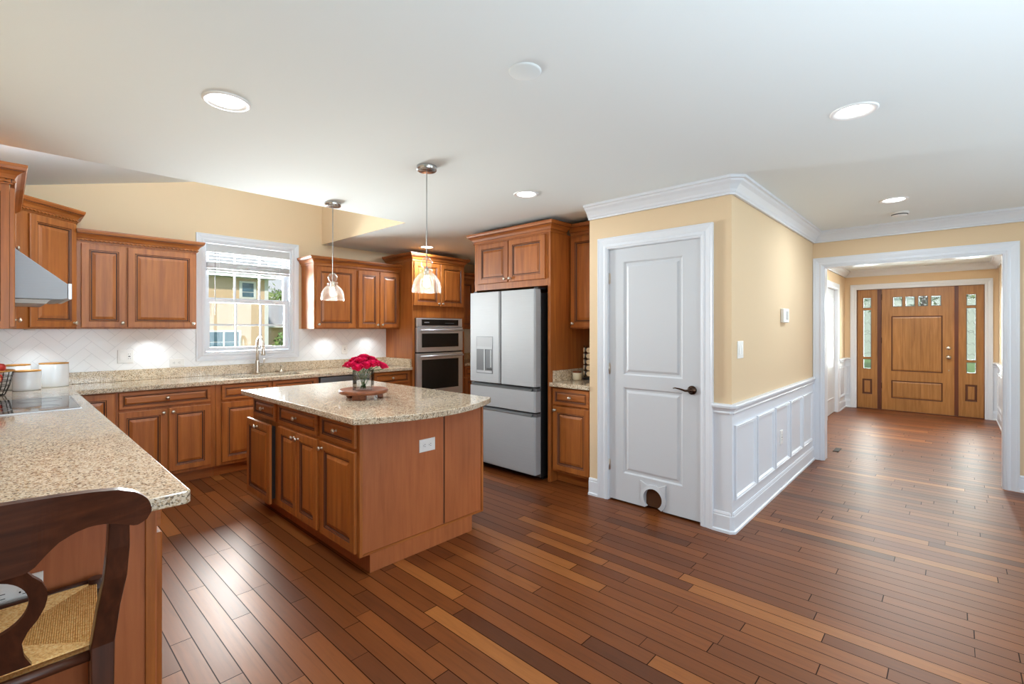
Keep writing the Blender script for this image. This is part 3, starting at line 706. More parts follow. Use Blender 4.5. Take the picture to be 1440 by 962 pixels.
# ------------------------------------------------------------------ left run and peninsula end (fronts face +x)
frL = Fr((0.353, 0, 0), (0, 1, 0), (1, 0, 0))
def left_cab(label, y0, y1, two=True):
    t = thing('base_cabinet', label, 'cabinet', (XL, (y0 + y1) / 2, 0))
    MB().box(XL + 0.001, 0.353, y0, y1, 0.105, 0.876).build('body', M_WOOD, t, bevel=0.0015)
    MB().box(XL + 0.02, 0.27, y0 + 0.0, y1, 0, 0.1045).build('toe_kick', M_WOODH, t)
    ym = (y0 + y1) / 2
    for a0, a1, s_ in ((y0 + 0.012, ym - 0.005, 'R'), (ym + 0.005, y1 - 0.012, 'L')):
        cab_door(frL, a0, a1, 0.135, 0.700, t, (a1 - 0.03 if s_ == 'R' else a0 + 0.03, 0.665)); drawer(frL, a0, a1, 0.722, 0.866, t)
    return t
t = left_cab('brown base cabinet at the counter end, its flat end panel behind the stool', 1.99, 2.90)
m = MB(); m.box(XL + 0.001, 0.352, 1.970, 1.9895, 0.0, 0.876); m.build('end_panel', M_ISLP, t, bevel=0.001)
MB().box(0.320, 0.347, 1.962, 1.9695, 0.0, 0.876).build('corner_stile', M_WOOD, t, bevel=0.0015)
left_cab('brown base cabinet under the cooktop on the left run', 2.902, 4.10)
left_cab('brown base cabinet of the left run next to the inner corner', 4.102, 5.07)
# countertop: L shape with a sink cut-out, and stone upstand
SX0, SX1, SY0, SY1 = 1.50, 2.24, 5.14, 5.47
ct = thing('countertop', 'long L-shaped speckled granite worktop from stool end to oven cabinet', 'countertop', (0.1, 5.0, 0.876))
m = MB(); m.cells([XL + 0.001, 0.345, 0.385, SX0, SX1, 3.546], [1.675, 1.715, 5.035, SY0, SY1, YW - 0.001],
    lambda x, y: (x > 0.385 and y < 5.035) or (SX0 < x < SX1 and SY0 < y < SY1) or (x > 0.345 and y < 1.715), xy, 0.877, 0.914)
# clipped outer corner
m.prism([(0.345, 1.715), (0.345, 1.675), (0.372, 1.675), (0.385, 1.688), (0.385, 1.715)], xy, 0.877, 0.914)
m.build('stone_slab', M_GRAN, ct, bevel=0.004, seg=2)
MB().box(XL + 0.001, 3.546, 5.638, YW - 0.001, 0.9145, 1.016).build('upstand', M_GRAN, ct, bevel=0.002)
MB().box(XL + 0.001, XL + 0.023, 1.70, 5.637, 0.9145, 1.016).build('upstand', M_GRAN, ct, bevel=0.002)
MB().box(3.524, 3.5465, 5.06, 5.637, 0.9145, 1.016).build('upstand', M_GRAN, ct, bevel=0.002)
ct = thing('countertop', 'short granite worktop in the gap between oven cabinet and fridge', 'countertop', (4.8, 5.3, 0.876))
MB().box(4.423, KX - 0.002, 5.035, YW - 0.001, 0.877, 0.914).build('stone_slab', M_GRAN, ct, bevel=0.004, seg=2)
MB().box(4.423, KX - 0.002, 5.638, YW - 0.001, 0.9145, 1.016).build('upstand', M_GRAN, ct, bevel=0.002)
# herringbone tile
def herring(name, fr, rects, L=3, Wd=0.076, c=0.006):
    m = MB()
    for (a0, a1, b0, b1) in rects: m.fbox(fr, a0, a1, b0, b1, 0.0, c - 0.0012, 1)
    g = 0.0011
    def clip(poly, ax, lim, keep_less):
        out = []
        for i in range(len(poly)):
            p, q = poly[i], poly[(i + 1) % len(poly)]
            ip = (p[ax] <= lim) if keep_less else (p[ax] >= lim); iq = (q[ax] <= lim) if keep_less else (q[ax] >= lim)
            if ip: out.append(p)
            if ip != iq:
                tt = (lim - p[ax]) / (q[ax] - p[ax]); out.append((p[0] + (q[0] - p[0]) * tt, p[1] + (q[1] - p[1]) * tt))
        return out
    cs = math.sqrt(0.5)
    for (a0, a1, b0, b1) in rects:
        N = int(((a1 - a0) + (b1 - b0)) / Wd) + 8
        oa, ob = a0, b0
        for x in range(-N, N):
            for y in range(-N, N):
                md = (x - y) % (2 * L)
                if md == 0: rc = (x, x + L, y, y + 1)
                elif md == L: rc = (x, x + 1, y - L + 1, y + 1)
                else: continue
                pts = [(rc[0] * Wd + g, rc[2] * Wd + g), (rc[1] * Wd - g, rc[2] * Wd + g), (rc[1] * Wd - g, rc[3] * Wd - g), (rc[0] * Wd + g, rc[3] * Wd - g)]
                pts = [(oa + (p - q) * cs, ob + (p + q) * cs) for p, q in pts]
                if max(p[0] for p in pts) < a0 or min(p[0] for p in pts) > a1 or max(p[1] for p in pts) < b0 or min(p[1] for p in pts) > b1: continue
                for ax, lim, less in ((0, a0, False), (0, a1, True), (1, b0, False), (1, b1, True)):
                    pts = clip(pts, ax, lim, less)
                    if len(pts) < 3: break
                if len(pts) >= 3:
                    m.f([m.v(fr(p, q, c)) for p, q in pts], 0)
    return struct(name, m, [M_TILE, M_GROUT], 'white herringbone tile backsplash', fix=False)
frT = Fr((0, YW - 0.0005, 0), (1, 0, 0), (0, -1, 0))
herring('wall_tile_window', frT, [(XL, 1.335, 1.0165, 1.399), (1.335, 2.375, 1.0165, 1.077), (2.375, 3.547, 1.0165, 1.399), (4.425, KX, 1.0165, 1.399)])
herring('wall_tile_left', Fr((XL + 0.0005, 0, 0), (0, 1, 0), (1, 0, 0)), [(2.2, 5.637, 1.0165, 1.399)])
# sink, faucet, soap
t = thing('sink', 'stainless undermount sink set in the granite below the window', 'sink', (1.87, 5.3, 0.70))
m = MB(); frK = Fr((0, 0, 0), (1, 0, 0), (0, 0, 1), (0, 1, 0))
m.rings(frK, SX0 - 0.015, SX1 + 0.015, SY0 - 0.015, SY1 + 0.015, [(0, 0.8755), (0.013, 0.8755), (0.02, 0.86), (0.025, 0.72), (0.05, 0.70)], back=False)
m.build('basin', M_STEEL, t, fix=False)
MB().lathe([(0, 0.703), (0.03, 0.703), (0.04, 0.701), (0.045, 0.7005)], (1.87, 5.32, 0), 16).build('drain', M_CHROME, t)
t = thing('faucet', 'tall nickel gooseneck faucet behind the sink', 'faucet', (1.88, 5.545, 0.9145))
fx0, fy0 = 1.88, 5.545
MB().lathe([(0, 0.9146), (0.03, 0.9146), (0.03, 0.925), (0.024, 0.935), (0.021, 0.95), (0.022, 1.03), (0.0175, 1.05), (0.0175, 1.06), (0, 1.06)], (fx0, fy0, 0), 16).build('faucet_body', M_NICKEL, t, smooth=True)
arc = [(fx0, fy0, 1.06), (fx0, fy0, 1.14), (fx0, fy0, 1.22)] + [(fx0, fy0 - 0.085 + 0.085 * math.cos(a), 1.225 + 0.085 * math.sin(a)) for a in [R(x) for x in range(15, 181, 15)]] + [(fx0, fy0 - 0.172, 1.20)]
MB().tube(arc, 0.0135, 12).build('gooseneck', M_NICKEL, t)
MB().lathe([(0, 1.118), (0.021, 1.118), (0.022, 1.13), (0.016, 1.19), (0.0135, 1.206), (0, 1.206)], (fx0, fy0 - 0.172, 0), 14).build('spray_head', M_NICKEL, t, smooth=True)
m = MB(); m.tube([(fx0 + 0.015, fy0, 1.005), (fx0 + 0.055, fy0, 1.005)], 0.009, 10); m.tube([(fx0 + 0.055, fy0, 1.003), (fx0 + 0.062, fy0 - 0.01, 1.03), (fx0 + 0.066, fy0 - 0.02, 1.075)], [0.009, 0.006, 0.008], 8)
m.build('lever', M_NICKEL, t)
t = thing('soap_dispenser', 'small nickel soap pump right of the faucet', 'soap dispenser', (2.13, 5.55, 0.9145))
MB().lathe([(0, 0.9146), (0.022, 0.9146), (0.022, 0.922), (0.012, 0.93), (0.011, 0.955), (0, 0.956)], (2.13, 5.55, 0), 12).build('pump_base', M_NICKEL, t, smooth=True)
MB().tube([(2.13, 5.55, 0.956), (2.13, 5.55, 0.978), (2.13, 5.535, 0.984), (2.13, 5.49, 0.978)], [0.006, 0.008, 0.007, 0.005], 8).build('spout', M_NICKEL, t)
# cooktop
t = thing('cooktop', 'black glass electric cooktop set in the left granite worktop', 'cooktop', (0.05, 4.27, 0.9145))
MB().rings(frK, -0.20, 0.325, 3.885, 4.655, [(0, 0.9146), (0, 0.918), (0.002, 0.921), (0.006, 0.921), (0.006, 0.9205)]).build('trim_frame', M_STEEL, t)
g_ = MB().box(-0.193, 0.318, 3.892, 4.648, 0.9208, 0.9222).build('glass_top', M_BLACK, t)
m = MB()
for cx, cy, r in ((-0.07, 4.08, 0.10), (-0.07, 4.46, 0.08), (0.16, 4.08, 0.075), (0.16, 4.46, 0.11)):
    m.tube([(cx + r * math.cos(R(a)), cy + r * math.sin(R(a)), 0.9223) for a in range(0, 360, 12)], 0.0012, 4, closed=True)
m.build('burner_rings', M_GREY, g_)

# ------------------------------------------------------------------ window 1
t = thing('window_1', 'white double-hung kitchen window with grilles above the sink', 'window', ((WX0 + WX1) / 2, YW, WZ0)); t['kind'] = 'structure'
frWn = Fr((0, YW, 0), (1, 0, 0), (0, -1, 0))
p = [frWn(WX0, WZ0, 0), frWn(WX0, WZ1, 0), frWn(WX1, WZ1, 0), frWn(WX1, WZ0, 0)]
if (p[1] - p[0]).cross(frWn.n).dot(p[2] - p[1]) > 0: p = p[::-1]
MB().sweep(p, [(o * 0.9, z) for o, z in CAS], frWn.n, closed=True).build('casing', M_WHITE, t)
m = MB(); m.cells([WX0, WX0 + 0.012, WX1 - 0.012, WX1], [WZ0, WZ0 + 0.012, WZ1 - 0.012, WZ1], lambda x, z: WX0 + 0.012 < x < WX1 - 0.012 and WZ0 + 0.012 < z < WZ1 - 0.012, fw, YW + 0.001, YW + 0.149); m.build('jamb', M_WHITE, t)
def sash(z0, z1, y, nm, rows):
    x0, x1 = WX0 + 0.014, WX1 - 0.014; fwid = 0.042
    m = MB(); m.cells([x0, x0 + fwid, x1 - fwid, x1], [z0, z0 + fwid, z1 - fwid, z1], lambda x, z: x0 + fwid < x < x1 - fwid and z0 + fwid < z < z1 - fwid, fw, y, y + 0.035)
    s_ = m.build(nm, M_WHITE, t, bevel=0.002)
    g = MB(); gx0, gx1, gz0, gz1 = x0 + fwid, x1 - fwid, z0 + fwid, z1 - fwid
    for k in (1, 2): c = gx0 + (gx1 - gx0) * k / 3; g.box(c - 0.009, c + 0.009, y + 0.010, y + 0.026, gz0, gz1)
    for k in range(1, rows):
        c = gz0 + (gz1 - gz0) * k / rows
        for q in range(3):
            l0 = gx0 + (gx1 - gx0) * q / 3 + (0.0092 if q else 0); l1 = gx0 + (gx1 - gx0) * (q + 1) / 3 - (0.0092 if q < 2 else 0)
            g.box(l0, l1, y + 0.010, y + 0.026, c - 0.009, c + 0.009)
    g.build('grille', M_WHITE, s_)
    MB().box(gx0, gx1, y + 0.016, y + 0.020, gz0, gz1).build('pane', M_PANE, s_)
    return s_
s1 = sash(WZ0 + 0.014, 1.722, YW + 0.045, 'lower_sash', 2)
sash(1.690, WZ1 - 0.014, YW + 0.085, 'upper_sash', 2)
m = MB(); m.box(1.52, 1.58, YW + 0.03, YW + 0.044, 1.700, 1.712); m.box(2.10, 2.16, YW + 0.03, YW + 0.044, 1.700, 1.712); m.build('sash_lock', M_WPL, s1)
# blind raised to the top
t = thing('window_blind', 'white slatted blind pulled up at the top of the sink window', 'blind', (1.85, YW, 2.25))
MB().box(WX0 + 0.015, WX1 - 0.015, YW - 0.004, YW + 0.012, 2.205, 2.29).build('valance', M_BLIND, t, bevel=0.003)
m = MB()
for k in range(3): m.box(WX0 + 0.02, WX1 - 0.02, YW - 0.006, YW + 0.040, 2.178 - 0.034 * k, 2.1815 - 0.034 * k)
for k in range(11): m.box(WX0 + 0.02, WX1 - 0.02, YW - 0.006, YW + 0.040, 2.092 - 0.0055 * k, 2.0955 - 0.0055 * k)
m.build('slat', M_BLIND, t, kind='stuff')
MB().box(WX0 + 0.02, WX1 - 0.02, YW - 0.006, YW + 0.040, 2.008, 2.030).build('bottom_rail', M_BLIND, t, bevel=0.003)
m = MB()
for x in (WX0 + 0.13, WX1 - 0.13): m.tube([(x, YW - 0.009, 2.205), (x, YW - 0.009, 2.01)], 0.0015, 6)
m.build('ladder_cord', M_WPL, t)
MB().tube([(1.505, YW - 0.012, 2.215), (1.505, YW - 0.014, 1.55)], 0.0035, 6).build('tilt_wand', M_GREY, t)

# ------------------------------------------------------------------ fridge wall (fronts face -x); a runs along +y
frF = Fr((3.40, 0, 0), (0, 1, 0), (-1, 0, 0))
t = thing('fridge_surround', 'tall brown fridge surround with two-door cabinet over the refrigerator', 'cabinet', (FWX, 3.2, 0))
MB().box(3.400, FWX - 0.001, 2.690, 2.722, 0, 2.29).build('side_panel', M_WOOD, t, bevel=0.0015)
MB().box(3.400, FWX - 0.001, 3.678, 3.710, 0, 2.29).build('side_panel', M_WOOD, t, bevel=0.0015)
MB().box(3.400, FWX - 0.001, 2.7225, 3.6775, 1.80, 2.29).build('body', M_WOOD, t)
cab_door(frF, 3.212, 3.64, 1.862, 2.27, t, (3.24, 1.895)); cab_door(frF, 2.745, 3.202, 1.862, 2.27, t, (3.175, 1.895))
cab_crown([(FWX - 0.002, 3.712, 2.288), (3.398, 3.712, 2.288), (3.398, 2.688, 2.288), (3.640, 2.688, 2.288)], t)
t = thing('refrigerator', 'stainless four-door french refrigerator with water dispenser', 'refrigerator', (3.65, 3.2, 0))
RY0, RY1 = 2.775, 3.655
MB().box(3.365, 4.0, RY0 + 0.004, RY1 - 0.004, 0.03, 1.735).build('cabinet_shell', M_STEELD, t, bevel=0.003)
frR = Fr((3.362, 0, 0), (0, 1, 0), (-1, 0, 0))
def fdoor(nm, a0, a1, b0, b1, top_scoop=False):
    pr = [(a0, 0.0), (a1, 0.0), (a1, 0.070), (a1 - 0.012, 0.082), (a0 + 0.012, 0.082), (a0, 0.070)]
    m = MB(); m.prism(pr, lambda a, c, h: frR(a, h, c), b0, b1); return m.build(nm, M_FRIDGE, t, bevel=0.002)
YM = 3.217
da = fdoor('left_door', YM + 0.006, RY1, 0.868, 1.765); fdoor('right_door', RY0, YM - 0.006, 0.868, 1.765)
MB().fbox(frR, YM - 0.005, YM + 0.005, 0.87, 1.75, 0.0, 0.05).build('center_mullion', M_BLKPL, t)
for nm, b0, b1 in (('upper_drawer', 0.635, 0.826), ('lower_drawer', 0.065, 0.592)):
    d = fdoor(nm, RY0, RY1, b0, b1)
    m = MB(); m.prism([(0.0, b1 + 0.001), (0.082, b1 + 0.001), (0.082, b1 + 0.006), (0.060, b1 + 0.030), (0.0, b1 + 0.030)], lambda c, b, h: frR(h, b, c), RY0 + 0.045, RY1 - 0.045); m.build('recessed_grip', M_STEELD, d)
    m = MB()
    for s0, s1 in ((RY0, RY0 + 0.045), (RY1 - 0.045, RY1)): m.fbox(frR, s0, s1, b1 + 0.001, b1 + 0.030, 0.0, 0.058)
    m.build('grip_end', M_DGREY, d)
MB().box(3.42, 3.95, RY0 + 0.02, RY1 - 0.02, 0.0, 0.0295).build('base_grille', M_BLKPL, t)
for y0_ in (RY0 + 0.005, RY1 - 0.055): MB().box(3.33, 3.45, y0_, y0_ + 0.05, 1.7655, 1.785).build('hinge_cover', M_BLKPL, t, bevel=0.004)
# dispenser: frame, control face, cavity with two chutes
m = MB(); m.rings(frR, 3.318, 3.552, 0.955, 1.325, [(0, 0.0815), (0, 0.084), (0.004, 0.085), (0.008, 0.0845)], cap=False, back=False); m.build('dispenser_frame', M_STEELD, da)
MB().fbox(frR, 3.326, 3.544, 1.222, 1.317, 0.0825, 0.0850).build('dispenser_panel', M_GREY, da)
MB().fbox(frR, 3.326, 3.544, 1.198, 1.221, 0.0825, 0.0875).build('dispenser_bar', M_FRIDGE, da)
MB().fbox(frR, 3.326, 3.544, 0.985, 1.197, 0.0822, 0.0832).build('dispenser_recess', M_DGREY, da)
MB().fbox(frR, 3.326, 3.544, 0.963, 0.984, 0.0825, 0.0875).build('drip_tray', M_FRIDGE, da)
m = MB(); m.fbox(frR, 3.424, 3.442, 0.985, 1.197, 0.0833, 0.0865); m.fbox(frR, 3.337, 3.352, 1.02, 1.19, 0.0833, 0.0855); m.build('dispenser_lever', M_FRIDGE, da)
MB().fbox(frR, 3.33, 3.40, 0.992, 1.010, 0.0833, 0.086).build('dispenser_pad', M_BLKPL, da)
# upper and base cabinet beside the fridge
t = thing('wall_cabinet', 'brown wall cabinet between fridge surround and closet wall', 'cabinet', (FWX, 2.48, 1.40))
MB().box(3.705, FWX - 0.001, PY1 + 0.002, 2.688, 1.40, 2.29).build('body', M_WOOD, t, bevel=0.0015)
frU = Fr((3.705, 0, 0), (0, 1, 0), (-1, 0, 0))
cab_door(frU, PY1 + 0.015, 2.675, 1.412, 2.27, t, (2.645, 1.45))
cab_crown([(3.703, 2.686, 2.288), (3.703, PY1 + 0.004, 2.288)], t)
t = thing('base_cabinet', 'narrow brown base cabinet with one drawer and door beside the fridge', 'cabinet', (FWX, 2.48, 0))
MB().box(3.425, FWX - 0.001, PY1 + 0.002, 2.688, 0.105, 0.876).build('body', M_WOOD, t, bevel=0.0015)
MB().box(3.50, FWX - 0.01, PY1 + 0.002, 2.688, 0, 0.1045).build('toe_kick', M_WOODH, t)
frb = Fr((3.425, 0, 0), (0, 1, 0), (-1, 0, 0))
drawer(frb, PY1 + 0.018, 2.668, 0.715, 0.862, t); cab_door(frb, PY1 + 0.018, 2.668, 0.125, 0.698, t, (2.64, 0.665))
t = thing('countertop', 'small granite worktop holding the coffee pods beside the fridge', 'countertop', (3.7, 2.48, 0.876))
MB().box(3.375, FWX - 0.001, PY1 + 0.002, 2.689, 0.877, 0.914).build('stone_slab', M_GRAN, t, bevel=0.004, seg=2)
MB().box(FWX - 0.023, FWX - 0.001, PY1 + 0.002, 2.667, 0.9145, 1.016).build('upstand', M_GRAN, t, bevel=0.002)
MB().box(3.43, FWX - 0.024, 2.667, 2.689, 0.9145, 1.016).build('upstand', M_GRAN, t, bevel=0.002)

# ------------------------------------------------------------------ island
IX0, IX1, IY0, IY1 = 1.365, 2.325, 2.458, 4.11
t = thing('kitchen_island', 'brown kitchen island with drawers and doors on its long side', 'kitchen island', ((IX0 + IX1) / 2, 3.3, 0))
MB().box(IX0, IX1, IY0 + 0.0005, IY1, 0.105, 0.876).build('body', M_WOOD, t, bevel=0.0015)
MB().box(1.43, 2.215, IY0 - 0.012, IY1 - 0.05, 0, 0.1045).build('toe_kick', M_ISLP, t, bevel=0.001)
frI = Fr((IX0, 0, 0), (0, 1, 0), (-1, 0, 0))
drawer(frI, 2.472, 2.894, 0.722, 0.868, t); cab_door(frI, 2.472, 2.894, 0.125, 0.700, t, (2.868, 0.66))
drawer(frI, 2.945, 3.560, 0.722, 0.868, t)
cab_door(frI, 2.945, 3.245, 0.125, 0.700, t, (3.215, 0.66)); cab_door(frI, 3.253, 3.560, 0.125, 0.700, t, (3.283, 0.66))
drawer(frI, 3.625, 4.055, 0.722, 0.868, t); d = cab_door(frI, 3.632, 4.095, 0.125, 0.700, t, (3.87, 0.66), c=0.035)
MB().fbox(frI, 3.66, 4.05, 0.15, 0.68, 0.001, 0.034).build('pull_out_box', M_GRILLE, d)
frJ = Fr((0, IY0, 0), (1, 0, 0), (0, -1, 0))
m = MB(); m.fbox(frJ, IX0 + 0.022, 1.969, 0.118, 0.876, 0.0, 0.006); m.build('end_panel', M_ISLP, t, bevel=0.0008)
m = MB(); m.fbox(frJ, 1.981, IX1 - 0.02, 0.118, 0.876, 0.0, 0.006); m.build('end_panel', M_ISLP, t, bevel=0.0008)
MB().fbox(frJ, 1.9695, 1.9805, 0.118, 0.876, 0.0, 0.0025).build('groove_strip', M_GLAZE, t)
for x0_, x1_ in ((IX0, IX0 + 0.021), (IX1 - 0.019, IX1)): MB().fbox(frJ, x0_, x1_, 0.105, 0.876, 0.0, 0.012).build('corner_stile', M_WOOD, t, bevel=0.002)
MB().fbox(frJ, IX0 + 0.022, IX1 - 0.02, 0.105, 0.1175, 0.0, 0.011).build('bottom_rail', M_WOODH, t)
t = thing('island_countertop', 'speckled granite island top with a curved front edge', 'countertop', (1.8, 3.2, 0.876))
P0, P1, AP = (1.285, 2.372), (2.36, 2.405), 2.222
cxm = (P0[0] + P1[0]) / 2; half = (P1[0] - P0[0]) / 2
arcpts = []
for k in range(25):
    u_ = -1 + 2 * k / 24; x_ = cxm + half * u_; yl = P0[1] + (P1[1] - P0[1]) * (k / 24)
    arcpts.append((x_, yl - (2.389 - AP) * (1 - u_ * u_)))
MB().prism(arcpts + [(2.36, 4.15), (1.285, 4.15)], xy, 0.877, 0.914).build('stone_slab', M_GRAN, t, bevel=0.005, seg=2)
tag(t, t['label'], 'countertop')

# ------------------------------------------------------------------ wall plates
def outlet_face(m, fr, a, b, c, horiz=False):
    """one receptacle pair"""
def plate(name, label, cat, fr, a, b, w, h, items, mat=M_WPL, group=None):
    t = thing(name, label, cat, fr(a, b, 0), group=group)
    MB().rings(fr, a - w / 2, a + w / 2, b - h / 2, b + h / 2, [(0, 0.0005), (0, 0.004), (0.003, 0.006)]).build('cover_plate', mat, t)
    for (kind, da_, db_, hz) in items:
        ca, cb = a + da_, b + db_
        if kind == 'outlet':
            m = MB(); w2, h2 = (0.028, 0.034) if hz else (0.034, 0.028)
            m.prism([(ca + w2 / 2 * math.cos(R(q)) * 1.05, cb + h2 / 2 * math.sin(R(q)) * 1.05) for q in range(0, 360, 20)], lambda x, y, c: fr(x, y, c), 0.006, 0.0078)
            r = m.build('receptacle', mat, t)
            m = MB()
            for s_ in (-1, 1):
                if hz: m.fbox(fr, ca - 0.004, ca + 0.006, cb + s_ * 0.0065 - 0.001, cb + s_ * 0.0065 + 0.001, 0.0078, 0.0082)
                else: m.fbox(fr, ca + s_ * 0.0065 - 0.001, ca + s_ * 0.0065 + 0.001, cb - 0.002, cb + 0.007, 0.0078, 0.0082)
            m.lathe([(0, 0), (0.0025, 0), (0.0025, 0.0005), (0, 0.0005)], fr(ca - 0.009 if hz else ca, cb if hz else cb - 0.007, 0.0078), 8, fr.n)
            m.build('slots', M_SLOT, r)
        elif kind == 'gfci':
            r = MB().fbox(fr, ca - 0.017, ca + 0.017, cb - 0.034, cb + 0.034, 0.006, 0.008).build('receptacle', mat, t)
            m = MB()
            for s_ in (-1, 1):
                for q in (-1, 1): m.fbox(fr, ca + q * 0.0065 - 0.001, ca + q * 0.0065 + 0.001, cb + s_ * 0.021 - 0.004, cb + s_ * 0.021 + 0.005, 0.008, 0.0084)
            m.fbox(fr, ca - 0.008, ca + 0.008, cb - 0.004, cb + 0.004, 0.008, 0.009)
            m.build('slots', M_SLOT, r)
        elif kind == 'rocker':
            m = MB(); m.hexa([fr(ca - 0.016, cb - 0.033, 0.006), fr(ca + 0.016, cb - 0.033, 0.006), fr(ca + 0.016, cb + 0.033, 0.006), fr(ca - 0.016, cb + 0.033, 0.006),
                              fr(ca - 0.016, cb - 0.033, 0.011), fr(ca + 0.016, cb - 0.033, 0.011), fr(ca + 0.016, cb + 0.033, 0.007), fr(ca - 0.016, cb + 0.033, 0.007)])
            m.build('rocker_switch', mat, t)
        elif kind == 'toggle':
            m = MB(); m.fbox(fr, ca - 0.005, ca + 0.005, cb - 0.012, cb + 0.012, 0.006, 0.0075); m.fbox(fr, ca - 0.004, ca + 0.004, cb - 0.002, cb + 0.010, 0.0075, 0.018); m.build('toggle_switch', mat, t)
    return t
frT2 = Fr((0, YW - 0.0066, 0), (1, 0, 0), (0, -1, 0))
plate('switch_outlet_plate', 'white plate with switch and outlet on tile left of window', 'switch plate', frT2, 0.772, 1.142, 0.118, 0.125, [('rocker', -0.026, 0, 0), ('gfci', 0.028, 0, 0)])
plate('outlet_plate', 'white horizontal outlet plate low on the tile by the window corner', 'outlet', frT2, 1.172, 1.064, 0.122, 0.076, [('outlet', -0.022, 0, True), ('outlet', 0.022, 0, True)])
plate('outlet_plate', 'white upright outlet plate on the tile below the right wall cabinets', 'outlet', frT2, 2.945, 1.142, 0.078, 0.122, [('gfci', 0, 0, 0)])
frI2 = Fr((0, IY0 - 0.0062, 0), (1, 0, 0), (0, -1, 0))
plate('outlet_plate', 'white horizontal outlet plate on the end panel of the island', 'outlet', frI2, 1.836, 0.662, 0.122, 0.080, [('outlet', -0.022, 0, True), ('outlet', 0.022, 0, True)])
frK2 = Fr((0, 1.9698, 0), (1, 0, 0), (0, -1, 0))
plate('outlet_plate', 'white outlet plate behind the stool on the counter end panel', 'outlet', frK2, 0.018, 0.643, 0.122, 0.084, [('outlet', -0.022, 0, True), ('outlet', 0.022, 0, True)])
frS2 = Fr((0, PY0 - 0.0002, 0), (1, 0, 0), (0, -1, 0))
plate('switch_plate', 'white double rocker switch plate on the tan closet side wall', 'switch plate', frS2, 3.563, 1.252, 0.118, 0.122, [('rocker', -0.026, 0, 0), ('rocker', 0.026, 0, 0)])
frS3 = Fr((0, PY0 - 0.0052, 0), (1, 0, 0), (0, -1, 0))
plate('outlet_plate', 'white outlet plate inside the third framed wainscot panel', 'outlet', frS3, 4.637, 0.452, 0.075, 0.122, [('gfci', 0, 0, 0)])
t = thing('thermostat', 'white wall thermostat on the tan wall above the wainscot', 'thermostat', (4.72, PY0, 1.515))
MB().fbox(frS2, 4.635, 4.805, 1.455, 1.578, 0.0005, 0.030).build('housing', M_WPL, t, bevel=0.005)
MB().fbox(frS2, 4.70, 4.775, 1.48, 1.555, 0.0302, 0.031).build('display', M_GREY, t)

# ------------------------------------------------------------------ closet door
t = thing('door_1', 'white two-panel closet door with a small cat opening', 'door', (PX, 1.7, 0)); t['kind'] = 'structure'
DFX = PX + 0.012
frDo = Fr((DFX, 0, 0), (0, 1, 0), (-1, 0, 0))
A0, A1, B0, B1 = DY0 + 0.004, DY1 - 0.004, 0.014, DZ - 0.010
ph, pr_, pz = 1.688, 0.076, 0.095     # cat opening: centre y, radius, centre z
def leaf():
    m = MB(); panels = [(1.457, 1.945, 0.240, 0.930), (1.457, 1.945, 1.030, 1.938)]
    xs = [A0, ph - pr_ - 0.01, ph + pr_ + 0.01, A1]
    # stiles, rails (no door behind the panels or the opening)
    m.fbox(frDo, A0, 1.457, B0, B1, -0.035, 0.0); m.fbox(frDo, 1.945, A1, B0, B1, -0.035, 0.0)
    m.fbox(frDo, 1.457, 1.945, 0.930, 1.030, -0.035, 0.0); m.fbox(frDo, 1.457, 1.945, 1.938, B1, -0.035, 0.0)
    n_ = 18; arc_ = [(ph + pr_ * math.cos(math.pi * k / n_), pz + pr_ * math.sin(math.pi * k / n_)) for k in range(n_ + 1)]
    poly = [(1.457, B0), (ph - pr_, B0)] + arc_[::-1] + [(ph + pr_, B0), (1.945, B0), (1.945, 0.240), (1.457, 0.240)]
    half1 = [(1.457, B0), (ph - pr_, B0)] + [a for a in arc_[::-1] if a[0] <= ph + 1e-6] + [(ph, 0.240), (1.457, 0.240)]
    half2 = [(1.945, B0), (ph + pr_, B0)] + [a for a in arc_ if a[0] >= ph - 1e-6] + [(ph, 0.240), (1.945, 0.240)]
    for hp in (half1, half2): m.prism(hp, lambda a, b, h: frDo(a, b, h), -0.035, 0.0)
    for (a0, a1, b0, b1) in panels:
        m.rings(frDo, a0, a1, b0, b1, [(0, 0.0), (0.012, -0.009), (0.026, -0.009), (0.042, -0.002), (0.046, -0.0015)], back=False)
    return m
leaf().build('door_leaf', M_DOORW, t, fix=True)
for hz in (1.813, 1.075, 0.287):
    m = MB(); m.tube([frDo(A1 + 0.003, hz - 0.045, 0.004), frDo(A1 + 0.003, hz + 0.045, 0.004)], 0.0065, 8); m.fbox(frDo, A1 - 0.012, A1 + 0.004, hz - 0.042, hz + 0.042, 0.0003, 0.002); m.build('hinge', M_NICKEL, t)
m = MB(); m.lathe([(0, 0.0), (0.033, 0.0), (0.033, 0.006), (0.028, 0.012), (0.014, 0.016), (0.012, 0.045), (0, 0.048)], frDo(1.386, 0.955, 0.0005), 20, frDo.n)
m.tube([frDo(1.386, 0.955, 0.042), frDo(1.42, 0.952, 0.046), frDo(1.46, 0.962, 0.046), frDo(1.495, 0.966, 0.044), frDo(1.512, 0.962, 0.042)], [0.010, 0.008, 0.006, 0.005, 0.004], 8)
m.build('door_handle', M_BRONZE, t, smooth=True)
MB().fbox(frDo, A0 - 0.002, A0 - 0.0001, 0.91, 1.0, -0.03, -0.001).build('latch_plate', M_BRONZE, t)
